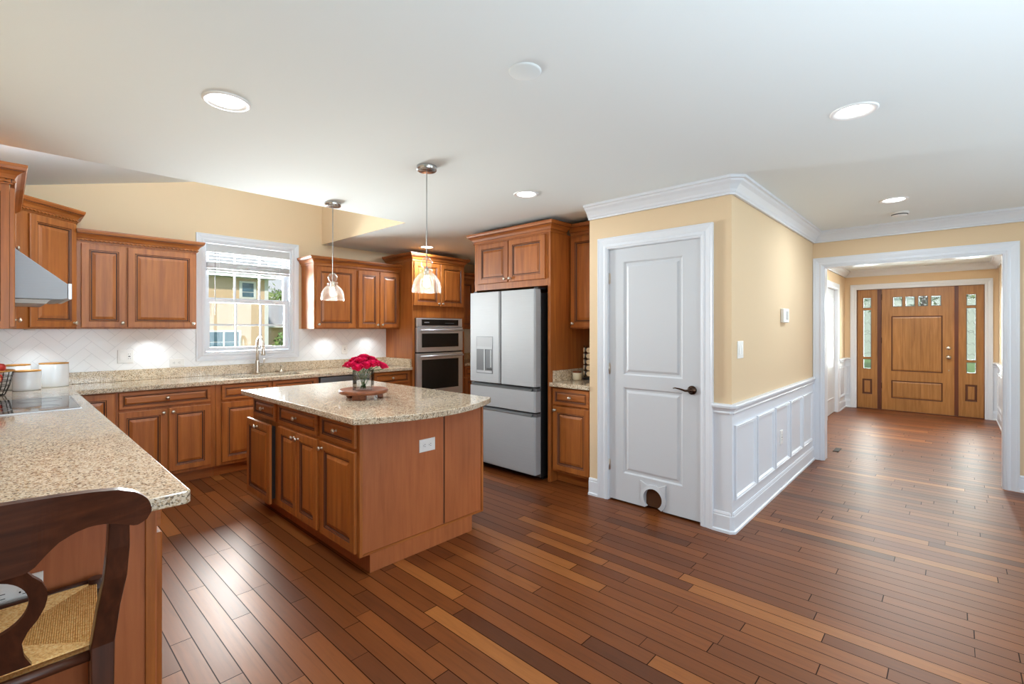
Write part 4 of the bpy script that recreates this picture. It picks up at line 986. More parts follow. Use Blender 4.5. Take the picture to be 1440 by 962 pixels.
# cat opening surround with two ears
m = MB(); n_ = 20; ro = 0.105
inner = [(ph + pr_ * math.cos(a), pz + pr_ * math.sin(a)) for a in [math.pi * (-0.30) + (math.pi * 1.60) * k / n_ for k in range(n_ + 1)]]
outer = [(ph + ro * math.cos(a), pz + ro * math.sin(a)) for a in [math.pi * (-0.27) + (math.pi * 1.54) * k / n_ for k in range(n_ + 1)]]
inner = [(a, max(b, 0.016)) for a, b in inner]; outer = [(a, max(b, 0.016)) for a, b in outer]
for k in range(n_):
    q = [inner[k], inner[k + 1], outer[k + 1], outer[k]]
    m.hexa([frDo(*p_, 0.0005) for p_ in q] + [frDo(q[0][0], q[0][1], 0.016), frDo(q[1][0], q[1][1], 0.016), frDo(q[2][0], q[2][1], 0.010), frDo(q[3][0], q[3][1], 0.010)])
m.build('cat_hole_ring', M_DOORW, t)
for sg in (-1, 1):
    m = MB(); m.prism([(ph + sg * 0.040, pz + 0.094), (ph + sg * 0.106, pz + 0.125), (ph + sg * 0.098, pz + 0.040)][::sg], lambda a, b, h: frDo(a, b, h), 0.0005, 0.011); m.build('cat_ear', M_DOORW, t, bevel=0.003)
MB().fbox(frDo, ph - 0.12, ph + 0.12, B0, 0.24, -0.052, -0.040).build('cat_hole_backing', M_DARK, t)  # sheet added behind the hole, coloured like the dim closet
m = MB(); m.box(PX + 0.0, PX + 0.109, DY0, DY0 + 0.003, 0, DZ); m.box(PX + 0.0, PX + 0.109, DY1 - 0.003, DY1, 0, DZ); m.box(PX, PX + 0.109, DY0 + 0.003, DY1 - 0.003, DZ - 0.009, DZ); m.build('jamb', M_WHITE, t)

# foyer side door (closed, white)
t = thing('door_2', 'plain white door on the left side of the foyer', 'door', (9.1, FY1, 0)); t['kind'] = 'structure'
frFd = Fr((0, FY1 + 0.03, 0), (1, 0, 0), (0, -1, 0))
m = MB(); m.fbox(frFd, FDX0 + 0.006, FDX1 - 0.006, 0.01, 2.05, -0.035, 0.0)
for b0, b1 in ((0.24, 0.93), (1.03, 1.93)): m.rings(frFd, FDX0 + 0.13, FDX1 - 0.13, b0, b1, [(0, 0.0005), (0.006, 0.006), (0.02, 0.006), (0.03, 0.0005)], back=False, cap=False)
m.build('door_leaf', M_DOORW, t)
m = MB(); m.box(FDX0 - 0.001, FDX0 + 0.0055, FY1 - 0.001, FY1 + 0.119, 0, 2.06); m.box(FDX1 - 0.0055, FDX1 + 0.001, FY1 - 0.001, FY1 + 0.119, 0, 2.06); m.box(FDX0 + 0.0056, FDX1 - 0.0056, FY1 - 0.001, FY1 + 0.119, 2.0505, 2.061); m.build('jamb', M_WHITE, t)

# ------------------------------------------------------------------ oak entry: door and two sidelights
FZ = 2.082
frQ = Fr((FX + 0.03, 0, 0), (0, 1, 0), (-1, 0, 0))
OAKP = [(0, 0.001, 1), (0.008, -0.006, 1), (0.016, -0.006, 1), (0.018, -0.005), (0.036, -0.001), (0.040, -0.001)]
def oak_slab(m, a0, a1, b0, b1, holes, thick=0.044):
    xs = sorted({a0, a1} | {h[0] for h in holes} | {h[1] for h in holes}); zs = sorted({b0, b1} | {h[2] for h in holes} | {h[3] for h in holes})
    m.cells(xs, zs, lambda x, z: any(h[0] < x < h[1] and h[2] < z < h[3] for h in holes), lambda a, b, h: frQ(a, b, h), -thick, 0.0)
t = thing('door_3', 'oak front door with four small panes across its top', 'door', (FX, 0.45, 0)); t['kind'] = 'structure'
EA0, EA1 = -0.008, 0.912
lites = [(0.147, 0.272), (0.309, 0.434), (0.472, 0.598), (0.634, 0.763)]
LZ0, LZ1 = 1.775, 1.945
m = MB(); holes = [(a, b, LZ0, LZ1) for a, b in lites] + [(0.13, 0.782, 0.68, 1.615), (0.13, 0.782, 0.215, 0.520)]
oak_slab(m, EA0, EA1, 0.012, FZ, holes)
m.build('door_leaf', [M_OAK, M_OAKD], t)
for b0, b1 in ((0.68, 1.615), (0.215, 0.520)):
    m = MB(); m.rings(frQ, 0.13, 0.782, b0, b1, OAKP, back=False)
    n_ = 5
    for k in range(1, n_): a = 0.17 + (0.782 - 0.21) / 1 * (k / n_) + 0.0; m.fbox(frQ, a - 0.0015, a + 0.0015, b0 + 0.045, b1 - 0.045, -0.0012, -0.0006, 1)
    m.build('raised_panel', [M_OAK, M_OAKD], t)
for a, b in lites:
    gfr = MB().rings(frQ, a, b, LZ0, LZ1, [(0, 0.0), (0, 0.004), (0.010, 0.003), (0.010, -0.02)], back=False, cap=False).build('lite_frame', M_LEAD, t)
    MB().fbox(frQ, a + 0.004, b - 0.004, LZ0 + 0.004, LZ1 - 0.004, -0.024, -0.020).build('pane', M_ART, gfr)
m = MB(); m.lathe([(0.030, 0), (0.030, 0.008), (0.024, 0.016), (0, 0.018)], frQ(0.060, 1.090, 0.0005), 16, frQ.n); m.fbox(frQ, 0.048, 0.072, 1.086, 1.094, 0.016, 0.03); m.build('deadbolt', M_NICKEL, t, smooth=False)
m = MB(); m.lathe([(0.032, 0), (0.032, 0.008), (0.014, 0.014), (0.013, 0.045), (0.030, 0.056), (0.029, 0.072), (0, 0.078)], frQ(0.060, 0.945, 0.0005), 16, frQ.n); m.build('door_knob', M_NICKEL, t, smooth=True)
m = MB(); m.lathe([(0.008, 0), (0.008, 0.01), (0, 0.012)], frQ(0.056, 0.728, 0.0005), 10, frQ.n); m.build('alarm_contact', M_NICKEL, t)
for hz in (1.95, 1.20, 0.42):
    MB().tube([frQ(EA1 + 0.004, hz - 0.05, 0.004), frQ(EA1 + 0.004, hz + 0.05, 0.004)], 0.007, 8).build('hinge', M_GRILLE, t)
def art_lines(a0, a1, b0, b1, parent, seed):
    rnd = random.Random(seed); m = MB(); c = -0.019; w = a1 - a0; h = b1 - b0; ca = (a0 + a1) / 2
    m.tube([frQ(ca + w * 0.30 * math.cos(R(q)), b0 + h * 0.55 + w * 0.18 * math.sin(R(q)), c) for q in range(0, 360, 24)], 0.002, 4, closed=True)
    for k in range(5):
        z = b0 + h * (0.08 + 0.2 * k); d_ = rnd.uniform(-0.05, 0.05)
        m.tube([frQ(a0 + w * 0.02, z, c), frQ(a0 + w * 0.35, z + d_ + 0.03, c), frQ(a0 + w * 0.7, z + d_ * 0.3, c), frQ(a1 - w * 0.02, z + d_ * 1.6 + 0.02, c)], 0.0022, 4)
    m.build('lead_came', M_LEAD, parent)
for nm, a0, a1, g0, g1, lbl in (('entry_sidelight', 0.972, 1.252, 1.056, 1.172, 'oak sidelight with three leaded panes left of the front door'), ('entry_sidelight', -0.342, -0.058, -0.258, -0.146, 'oak sidelight with three leaded panes right of the front door')):
    t = thing(nm, lbl, 'sidelight', (FX, (a0 + a1) / 2, 0))
    zs = [(0.700, 0.872), (0.905, 1.730), (1.765, 1.945)]
    m = MB(); oak_slab(m, a0, a1, 0.012, FZ, [(g0, g1, z0, z1) for z0, z1 in zs] + [(g0 - 0.012, g1 + 0.012, 0.255, 0.520)])
    m.build('sidelight_frame', M_OAK, t)
    MB().rings(frQ, g0 - 0.012, g1 + 0.012, 0.255, 0.520, [(0, 0.001, 1), (0.010, -0.006, 1), (0.030, -0.005), (0.034, -0.001)], back=False).build('raised_panel', [M_OAK, M_OAKD], t)
    for z0, z1 in zs:
        gf = MB().rings(frQ, g0, g1, z0, z1, [(0, 0.0), (0, 0.004), (0.008, 0.003), (0.008, -0.02)], back=False, cap=False).build('lite_frame', M_LEAD, t)
        MB().fbox(frQ, g0 + 0.004, g1 - 0.004, z0 + 0.004, z1 - 0.004, -0.024, -0.020).build('pane', M_ART, gf)
    art_lines(g0 + 0.01, g1 - 0.01, 0.915, 1.72, t, int(a0 * 100))
m = MB()
for a0, a1 in ((0.9155, 0.9685), (-0.0545, -0.0115)): m.fbox(frQ, a0, a1, 0.0, FZ, -0.06, 0.012); m.fbox(frQ, a0 - 0.016, a1 + 0.016, 0.0, FZ, -0.075, -0.0601)
m.fbox(frQ, -0.351, -0.330, 0.0, EZ - 0.001, -0.075, -0.0601); m.fbox(frQ, 1.240, 1.261, 0.0, EZ - 0.001, -0.075, -0.0601); m.fbox(frQ, -0.351, 1.261, FZ - 0.015, EZ - 0.001, -0.09, -0.0751)
for a0, a1 in ((-0.351, -0.3445), (1.2545, 1.261)): m.fbox(frQ, a0, a1, 0.0, EZ - 0.001, -0.06, 0.006)
m.fbox(frQ, -0.3435, 1.2535, FZ + 0.001, EZ - 0.001, -0.06, 0.006)
struct('trim_entry_mullion', m, M_MULL, 'dark wooden mullions of the front entry')
struct('trim_entry_sill', MB().box(FX - 0.02, FX + 0.14, EY0 + 0.001, EY1 - 0.001, 0.0005, 0.0115), M_MULL)
t = thing('floor_register', 'small dark floor register just inside the foyer opening', 'floor vent', (6.56, 1.0, 0.0))
MB().box(6.46, 6.66, 0.955, 1.012, 0.0005, 0.006).build('frame', M_GRILLE, t, bevel=0.002)

# ------------------------------------------------------------------ ceiling fixtures
def can(label, x, y, watts):
    t = thing('recessed_light', label, 'ceiling light', (x, y, ZC), group='recessed ceiling lights')
    MB().lathe([(0.096, -0.0005), (0.096, -0.004), (0.090, -0.008), (0.080, -0.006), (0.070, -0.0025), (0.068, -0.001)], (x, y, ZC), 32).build('trim_ring', M_CAN, t, smooth=True)
    MB().lathe([(0, -0.0015), (0.069, -0.0015)], (x, y, ZC), 32).build('diffuser', M_LED, t)
    lamp('can_and_fill_light', 'AREA', (0, 0, -0.012), watts, (0.96, 0.98, 1.0), size=0.13, shape='DISK', parent=t)
can('recessed ceiling light over the counter gap, upper left', 0.687, 2.405, 17)
can('recessed ceiling light nearest the camera at upper right', 2.739, 0.345, 2)
can('recessed ceiling light in front of the fridge cabinet', 2.722, 2.39, 4)
can('recessed ceiling light before the foyer opening', 4.843, 0.348, 14)
can('recessed ceiling light near the oven, seen behind the nearer pendant', 3.63, 4.85, 18)
o = lamp('can_and_fill_light', 'AREA', (8.2, 0.45, ZC - 0.02), 56, (1, 0.95, 0.88), size=1.2, shape='DISK')  # added fill lamp for the foyer, without any fixture
t = thing('ceiling_cap', 'blank round white cover on the ceiling near the camera', 'cover plate', (1.419, 1.253, ZC))
MB().lathe([(0, -0.007), (0.058, -0.007), (0.064, -0.004), (0.066, -0.0005)], (1.419, 1.253, ZC), 36).build('cover_disc', M_CEIL, t, smooth=True)
t = thing('smoke_detector', 'small white smoke detector on the ceiling by the doorway', 'smoke detector', (5.41, 0.35, ZC))
MB().lathe([(0, -0.034), (0.035, -0.034), (0.052, -0.028), (0.062, -0.012), (0.068, -0.010), (0.068, -0.0005)], (5.41, 0.35, ZC), 28).build('housing', M_WPL, t, smooth=True)
MB().lathe([(0.0565, -0.0235), (0.0600, -0.0165), (0.0605, -0.0185)], (5.41, 0.35, ZC), 28).build('sensor_slot', M_SLOT, t)

def pendant(label, x, y, rim_z):
    t = thing('pendant_light', label, 'pendant light', (x, y, ZC), group='glass pendants over the island')
    MB().lathe([(0, -0.030), (0.058, -0.030), (0.063, -0.026), (0.063, -0.0005)], (x, y, ZC), 28).build('canopy', M_CANOPY, t, smooth=False)
    MB().tube([(x, y, ZC - 0.03), (x, y, rim_z + 0.1525)], 0.003, 6).build('cord', M_GREY, t)
    prof = [(0.006, 0.222), (0.020, 0.218), (0.033, 0.200), (0.0365, 0.184), (0.032, 0.165), (0.022, 0.152), (0.024, 0.146), (0.040, 0.140), (0.040, 0.132), (0.031, 0.127), (0.044, 0.116), (0.062, 0.100), (0.078, 0.076), (0.087, 0.045), (0.0905, 0.016), (0.0905, 0.0)]
    MB().lathe(prof, (x, y, rim_z), 32).build('glass_shade', M_SEED, t, smooth=True)
    MB().lathe([(0, 0.152), (0.010, 0.151), (0.017, 0.146), (0.017, 0.108), (0, 0.108)], (x, y, rim_z), 14).build('lamp_holder', M_NICKEL, t, smooth=True)
    MB().lathe([(0, 0.030), (0.012, 0.033), (0.019, 0.044), (0.021, 0.058), (0.016, 0.080), (0.010, 0.1), (0, 0.107)], (x, y, rim_z), 14).build('bulb', M_BULB, t, smooth=True)
    lamp('bulb_light', 'POINT', (0, 0, rim_z - 0.03 - ZC), PEND_W, (1, 0.85, 0.68), size=0.03, parent=t)
pendant('seeded glass pendant nearer the camera, over the island front', 1.827, 2.443, 1.632)
pendant('seeded glass pendant farther away, over the island back', 1.834, 3.716, 1.636)

def puck(label, x, y):
    t = thing('puck_light', label, 'cabinet light', (x, y, 1.40), group='under-cabinet puck lights')
    MB().lathe([(0, -0.011), (0.030, -0.011), (0.034, -0.008), (0.034, -0.0005)], (x, y, 1.40), 20).build('housing', M_CAN, t)
    lamp('puck_lamp', 'SPOT', (0, 0, -0.014), PUCK_W * 4, (1, 0.95, 0.88), size=0.02, parent=t, spot=130, blend=0.8)
puck('puck light under the cabinet left of the window', 0.95, 5.49)
puck('puck light under the cabinet just right of the window', 2.68, 5.49)
puck('puck light under the cabinet next to the oven', 3.24, 5.49)
puck('puck light under the diagonal corner cabinet', 0.14, 5.40)
lamp('vault_fill', 'AREA', (0.7, 4.05, 2.50), VAULT_FILL_W, SKYC, rot=(R(166), 0, 0), size=2.4, size_y=0.12)  # hidden lamp added to brighten the sloping ceiling

# ------------------------------------------------------------------ on the island: tray, vase, roses
TX, TY = 1.725, 3.035
t = thing('serving_tray', 'round wooden footed tray on the island, under the vase', 'tray', (TX, TY, 0.9145))
MB().lathe([(0, 0.949), (0.155, 0.949), (0.165, 0.955), (0.166, 0.972), (0.160, 0.978), (0.150, 0.975), (0, 0.975)], (TX, TY, 0), 40).build('tray_disc', M_TRAY, t, smooth=False)
for k in range(3):
    a = R(225 + 120 * k); cx, cy = TX + 0.105 * math.cos(a), TY + 0.105 * math.sin(a)
    MB(Matrix.Translation((cx, cy, 0)) @ Matrix.Rotation(a, 4, 'Z')).box(-0.02, 0.02, -0.045, 0.045, 0.9146, 0.9485).build('foot', M_TRAY, t, bevel=0.004)
VZ = 0.9755
t = thing('glass_vase', 'clear square glass vase of water on the wooden tray', 'vase', (TX, TY, VZ))
m = MB(Matrix.Translation((TX, TY, 0)) @ Matrix.Rotation(R(-47 + 8), 4, 'Z'))
hw = 0.063
frV = Fr((0, 0, 0), (1, 0, 0), (0, 0, 1), (0, 1, 0))
m.rings(frV, -hw, hw, -hw, hw, [(0, VZ + 0.0005), (0, VZ + 0.140), (0.004, VZ + 0.140), (0.004, VZ + 0.010)])
m.build('glass_body', M_VASE, t)
m = MB(Matrix.Translation((TX, TY, 0)) @ Matrix.Rotation(R(-39), 4, 'Z')); m.box(-hw + 0.0045, hw - 0.0045, -hw + 0.0045, hw - 0.0045, VZ + 0.0105, VZ + 0.105); m.build('water', M_WATER, t)
def rose_bloom(r=0.036, seed=0):
    rnd = random.Random(seed); m = MB()
    m.lathe([(0, -0.022), (0.012, -0.016), (0.014, 0.006), (0.010, 0.016), (0.0, 0.020)], (0, 0, 0), 10, mi=0)
    for lay, (cnt, rad, hgt, open_) in enumerate(((3, 0.013, 0.024, 0.05), (4, 0.019, 0.024, 0.25), (5, 0.026, 0.022, 0.5), (6, 0.033, 0.017, 0.8))):
        for k in range(cnt):
            th = 2 * math.pi * (k + 0.37 * lay) / cnt + rnd.uniform(-0.12, 0.12); wd = 2 * math.pi / cnt * 0.72
            rows = []
            for i in range(5):
                u_ = i / 4; row = []
                rr = rad * (0.35 + 0.65 * math.sin(u_ * math.pi / 2)) + open_ * 0.008 * u_ ** 3
                z = -0.018 + (hgt + 0.018) * u_ - open_ * 0.006 * u_ ** 4
                for j in range(5):
                    s_ = (j / 4 - 0.5) * 2; edge = (1 - 0.22 * s_ * s_ * u_)
                    a = th + s_ * wd * (0.45 + 0.55 * math.sin(math.pi * (0.15 + 0.6 * u_)))
                    q = rr * (1 + 0.10 * s_ * s_); row.append(m.v((q * math.cos(a), q * math.sin(a), -0.018 + (z + 0.018) * edge)))
                rows.append(row)
            for i in range(4):
                for j in range(4): m.f([rows[i][j], rows[i][j + 1], rows[i + 1][j + 1], rows[i + 1][j]], 0, True)
    return m
rose_me = rose_bloom().build('bloom', M_ROSE, None, fix=False).data
bpy.data.objects.remove(bpy.data.objects['bloom'])
rposn = [(0.0, 0.0, 0.232), (-0.045, -0.035, 0.212), (0.05, -0.02, 0.218), (0.02, 0.05, 0.222), (-0.05, 0.035, 0.214), (0.03, -0.07, 0.188), (-0.025, -0.085, 0.180), (0.085, -0.045, 0.186), (0.09, 0.03, 0.196),
         (-0.09, -0.02, 0.186), (-0.085, 0.055, 0.182), (0.0, 0.095, 0.190), (0.06, 0.085, 0.186), (-0.085, -0.075, 0.166), (0.105, -0.08, 0.170)]
for k, (dx, dy, dz) in enumerate(rposn):
    bx, by = dx * 0.35 * random.uniform(-1, 0.4), dy * 0.35 * random.uniform(-1, 0.4)
    top = Vector((TX + dx, TY + dy, VZ + dz - 0.03)); bot = Vector((TX + bx, TY + by, VZ + 0.012))
    t = thing('rose', 'crimson pink rose standing in the glass vase', 'flower', bot, group='crimson roses in the glass vase')
    mid = Vector((TX + dx * 0.5, TY + dy * 0.5, VZ + 0.132)); mid.x = TX + max(-0.045, min(0.045, mid.x - TX)); mid.y = TY + max(-0.045, min(0.045, mid.y - TY))
    m = MB(); m.tube([bot, (bot + mid) / 2, mid, top - Vector((0, 0, 0.0)), top + Vector((0, 0, 0.012))], [0.0022, 0.0022, 0.0022, 0.003, 0.006], 6)
    st = m.build('stem', M_STEM, t)
    m = MB()
    for s_ in (-1, 1):
        c0 = (mid + top) / 2 + Vector((0.0, 0.0, -0.006)); dr = Vector((math.cos(k + s_), math.sin(k + s_), -0.2)).normalized(); sd = dr.cross(Vector((0, 0, 1))).normalized()
        P = [c0, c0 + dr * 0.014 + sd * 0.009, c0 + dr * 0.034 - Vector((0, 0, 0.004)), c0 + dr * 0.014 - sd * 0.009]
        vs = [m.v(p_) for p_ in P]; m.f(vs)
    m.build('leaf', M_STEM, st, fix=False)
    b = bpy.data.objects.new('bloom', rose_me); COL.objects.link(b); b.parent = t
    b.location = top - bot + Vector((0, 0, 0.022)); tilt = Vector((dx * 4.0, dy * 4.0, 1)).normalized()
    b.rotation_euler = (tilt.to_track_quat('Z', 'Y')).to_euler(); sc_ = random.uniform(0.95, 1.12); b.scale = (sc_, sc_, sc_)

# ------------------------------------------------------------------ left counter: canisters, fruit basket
def canister(label, cx, cy, rx, ry, h):
    t = thing('canister', label, 'canister', (cx, cy, 0.9145), group='white canisters in the counter corner')
    MB().lathe([(0, 0.9146), (rx * 0.93, 0.9146), (rx * 0.98, 0.918), (rx, 0.926), (rx, 0.914 + h - 0.012), (rx * 0.97, 0.914 + h - 0.008), (0, 0.914 + h - 0.008)], (cx, cy, 0), 32, sy=ry / rx).build('jar', M_CERAM, t, smooth=False)
    MB().lathe([(0, 0.914 + h - 0.0075), (rx * 0.96, 0.914 + h - 0.0075), (rx * 0.99, 0.914 + h - 0.004), (rx * 0.99, 0.914 + h + 0.001), (rx * 0.97, 0.914 + h + 0.003), (0, 0.914 + h + 0.003)], (cx, cy, 0), 32, sy=ry / rx).build('lid', M_LIDW, t)
    return t
canister('shortest white canister with wooden lid, in front of the others', 0.124, 5.372, 0.083, 0.075, 0.155)
canister('largest white canister with wooden lid, right of the others', 0.287, 5.548, 0.094, 0.080, 0.198)
canister('mid-sized white canister with wooden lid, behind the shortest one', 0.062, 5.545, 0.090, 0.080, 0.195)
BX_, BY_ = -0.075, 5.08
t = thing('fruit_basket', 'dark wire basket of fruit at the left picture edge', 'basket', (BX_, BY_, 0.9145))
m = MB(); N_ = 20
for z, r in ((0.918, 0.080), (0.95, 0.094), (0.985, 0.104), (1.02, 0.112), (1.055, 0.119), (1.09, 0.125)):
    m.tube([(BX_ + r * math.cos(2 * math.pi * k / 28), BY_ + r * math.sin(2 * math.pi * k / 28), z) for k in range(28)], 0.0022, 5, closed=True)
for k in range(N_):
    a = 2 * math.pi * k / N_; m.tube([(BX_ + 0.03 * math.cos(a), BY_ + 0.03 * math.sin(a), 0.9175), (BX_ + 0.08 * math.cos(a), BY_ + 0.08 * math.sin(a), 0.918), (BX_ + 0.104 * math.cos(a), BY_ + 0.104 * math.sin(a), 0.985), (BX_ + 0.125 * math.cos(a), BY_ + 0.125 * math.sin(a), 1.09)], 0.0018, 5)
m.build('wire_mesh', M_WIRE, t)
m = MB(); m.tube([(BX_ + 0.127 * math.cos(2 * math.pi * k / 32), BY_ + 0.127 * math.sin(2 * math.pi * k / 32), 1.094) for k in range(32)], 0.006, 8, closed=True); m.build('rim', M_LIDW, t)
APP = [(0.0, -0.030), (0.014, -0.038), (0.030, -0.030), (0.040, -0.006), (0.040, 0.014), (0.030, 0.030), (0.014, 0.033), (0.005, 0.027), (0, 0.024)]
for lbl, cx, cy, cz, mm in (('striped red apple on top of the wire basket', BX_ + 0.045, BY_ - 0.02, 1.115, M_APPLE), ('pale peach beside the apple in the wire basket', BX_ - 0.04, BY_ + 0.01, 1.105, M_PEACH), ('red apple low in the wire basket', BX_ + 0.03, BY_ + 0.05, 1.035, M_APPLE), ('second peach low in the wire basket', BX_ + 0.02, BY_ - 0.045, 1.035, M_PEACH), ('red apple deep down in the wire basket', BX_, BY_, 0.958, M_APPLE)):
    t = thing('apple' if mm is M_APPLE else 'peach', lbl, 'fruit', (cx, cy, cz - 0.038))
    MB().lathe(APP, (cx, cy, cz), 18).build('flesh', mm, t, smooth=True); MB().tube([(cx, cy, cz + 0.024), (cx + 0.004, cy, cz + 0.042)], 0.0015, 5).build('stalk', M_TRUNK, t)

# ------------------------------------------------------------------ coffee corner
t = thing('ceramic_pot', 'small cream pot with wooden lid beside the coffee pods', 'pot', (3.70, 2.608, 0.9145))
MB().lathe([(0, 0.9146), (0.034, 0.9146), (0.040, 0.925), (0.043, 0.970), (0.042, 0.985), (0, 0.985)], (3.70, 2.608, 0), 24).build('pot_body', M_CREAM, t)
MB().lathe([(0, 0.9855), (0.041, 0.9855), (0.041, 0.996), (0.036, 1.0), (0, 1.0)], (3.70, 2.608, 0), 24).build('lid', M_TRAY, t)
CX_, CY_ = 3.86, 2.565
t = thing('pod_carousel', 'black wire carousel for coffee pods beside the fridge', 'pod rack', (CX_, CY_, 0.9145))
MB().lathe([(0, 0.9146), (0.075, 0.9146), (0.075, 0.925), (0, 0.93)], (CX_, CY_, 0), 24).build('base', M_BLKPL, t)
m = MB(); m.tube([(CX_, CY_, 0.925), (CX_, CY_, 1.25)], 0.005, 8); m.lathe([(0, 1.245), (0.012, 1.25), (0.012, 1.262), (0, 1.27)], (CX_, CY_, 0), 10); m.build('pole', M_WIRE, t)
pods = []
for lv in range(5):
    for k in range(6):
        a = R(60 * k + 20); pods.append((CX_ + 0.062 * math.cos(a), CY_ + 0.062 * math.sin(a), 0.972 + 0.056 * lv, a, k, lv))
for k in range(6):
    a = R(60 * k + 20); ca, sa = math.cos(a), math.sin(a); s0 = (-sa, ca)
    m = MB()
    for sg in (-1, 1): m.tube([(CX_ + 0.055 * ca + sg * 0.026 * s0[0], CY_ + 0.055 * sa + sg * 0.026 * s0[1], z) for z in (0.93, 1.10, 1.24)], 0.0018, 5)
    for lv in range(5):
        m.tube([(CX_ + 0.056 * ca + 0.0262 * math.cos(R(q)) * s0[0], CY_ + 0.056 * sa + 0.0262 * math.cos(R(q)) * s0[1], 0.972 + 0.056 * lv + 0.0262 * math.sin(R(q))) for q in range(0, 360, 30)], 0.0016, 4, closed=True)
    m.build('wire_holder', M_WIRE, t)
pod0 = None
for (x, y, z, a, k, lv) in pods:
    if math.cos(a - R(225)) < -0.3: continue
    lbl = 'coffee pod with pale foil lid in the %s tier of the wire carousel' % ('lowest', 'second lowest', 'middle', 'second highest', 'topmost')[lv]
    if pod0 is None:
        pod0 = thing('coffee_pod', lbl, 'coffee pod', (x, y, z), a, group='coffee pods in the carousel')
        xf = Matrix.Translation((x, y, z)) @ Matrix.Rotation(a, 4, 'Z')
        MB(xf).lathe([(0, -0.036), (0.017, -0.036), (0.022, -0.0), (0.0245, 0.001), (0.0245, 0.003)], (0, 0, 0), 16, (1, 0, 0)).build('cup', M_POD, pod0, smooth=True)
        MB(xf).lathe([(0.0245, 0.0031), (0.019, 0.0040), (0, 0.0042)], (0, 0, 0), 16, (1, 0, 0)).build('foil_lid', M_FOIL, pod0)
    else: copy_thing(pod0, (x, y, z), a, lbl)

# ------------------------------------------------------------------ counter stool
SXC = -0.03
t = thing('counter_stool', 'dark wooden counter stool with rush seat and curved crest rail', 'stool', (SXC, 1.7, 0))
YBK = 1.455                                   # plane of the back
def yb(z): return YBK + (0.98 - z) * 0.24 if z > 0.60 else YBK + 0.091 + (0.60 - z) * 0.0
CR_T = [(0.0, 1.052), (0.05, 1.050), (0.11, 1.046), (0.16, 1.040), (0.21, 1.030), (0.243, 1.014), (0.266, 0.992), (0.277, 0.968), (0.276, 0.950), (0.266, 0.934), (0.246, 0.928), (0.222, 0.940), (0.200, 0.950), (0.182, 0.955), (0.160, 0.957), (0.135, 0.952), (0.110, 0.940), (0.090, 0.921), (0.074, 0.902), (0.060, 0.893), (0.0, 0.893)]
def bow(x): return 0.045 * (1 - min(1.0, abs(x) / 0.28) ** 2)       # crest bows backward in the middle
m = MB()
left = [(-x, z) for x, z in CR_T[::-1]]
# strips along x so that the bowed board stays a clean solid
def crest_top(x): x = abs(x); return CR_INT(x, [p_ for p_ in CR_T[:9]])
def CR_INT(x, pts):
    for (x0, z0), (x1, z1) in zip(pts, pts[1:]):
        if x0 <= x <= x1: return z0 + (z1 - z0) * (x - x0) / max(1e-6, x1 - x0)
    return pts[-1][1]
botp = sorted([(x, z) for x, z in CR_T[8:]])
xsn = sorted({round(-0.277 + 0.554 * k / 60, 4) for k in range(61)} | {0.2765, -0.2765, 0.272, -0.272})
rows = []
for x in xsn:
    zt, zb = CR_INT(abs(x), CR_T[:8]), CR_INT(abs(x), botp)
    if abs(x) >= 0.276: zt = zb + 0.016
    yy = YBK - bow(x)
    rows.append([m.v((SXC + x, yy - 0.013 + 0.02 * (zt - 0.95), zb)), m.v((SXC + x, yy - 0.013 - 0.24 * (zt - 0.95), zt)), m.v((SXC + x, yy + 0.013 - 0.24 * (zt - 0.95), zt)), m.v((SXC + x, yy + 0.013 + 0.02 * (zt - 0.95), zb))])
for A, B in zip(rows, rows[1:]):
    for j in range(4): m.f([A[j], B[j], B[(j + 1) % 4], A[(j + 1) % 4]], 0, False)
m.f(rows[0]); m.f(rows[-1][::-1])
m.build('crest_rail', M_DARKWOOD, t, bevel=0.004, seg=2)
SEAT_Z = 0.625
for sg in (-1, 1):
    m = MB(); path = [(sg * 0.215, 1.452, 0.956), (sg * 0.216, 1.468, 0.88), (sg * 0.213, 1.490, 0.80), (sg * 0.204, 1.520, 0.72), (sg * 0.196, 1.550, 0.62), (sg * 0.196, 1.548, 0.45), (sg * 0.198, 1.530, 0.22), (sg * 0.202, 1.500, 0.0)]
    w_ = [0.019, 0.021, 0.022, 0.022, 0.023, 0.021, 0.019, 0.017]
    rws = []
    for (x, y, z), w in zip(path, w_): rws.append([m.v((SXC + x + a_ * w, y + b_ * 0.017, z)) for a_, b_ in ((-1, -1), (1, -1), (1, 1), (-1, 1))])
    for A, B in zip(rws, rws[1:]):
        for j in range(4): m.f([A[j], A[(j + 1) % 4], B[(j + 1) % 4], B[j]])
    m.f(rws[0]); m.f(rws[-1][::-1]); m.build('back_post', M_DARKWOODV, t, bevel=0.003, seg=2)
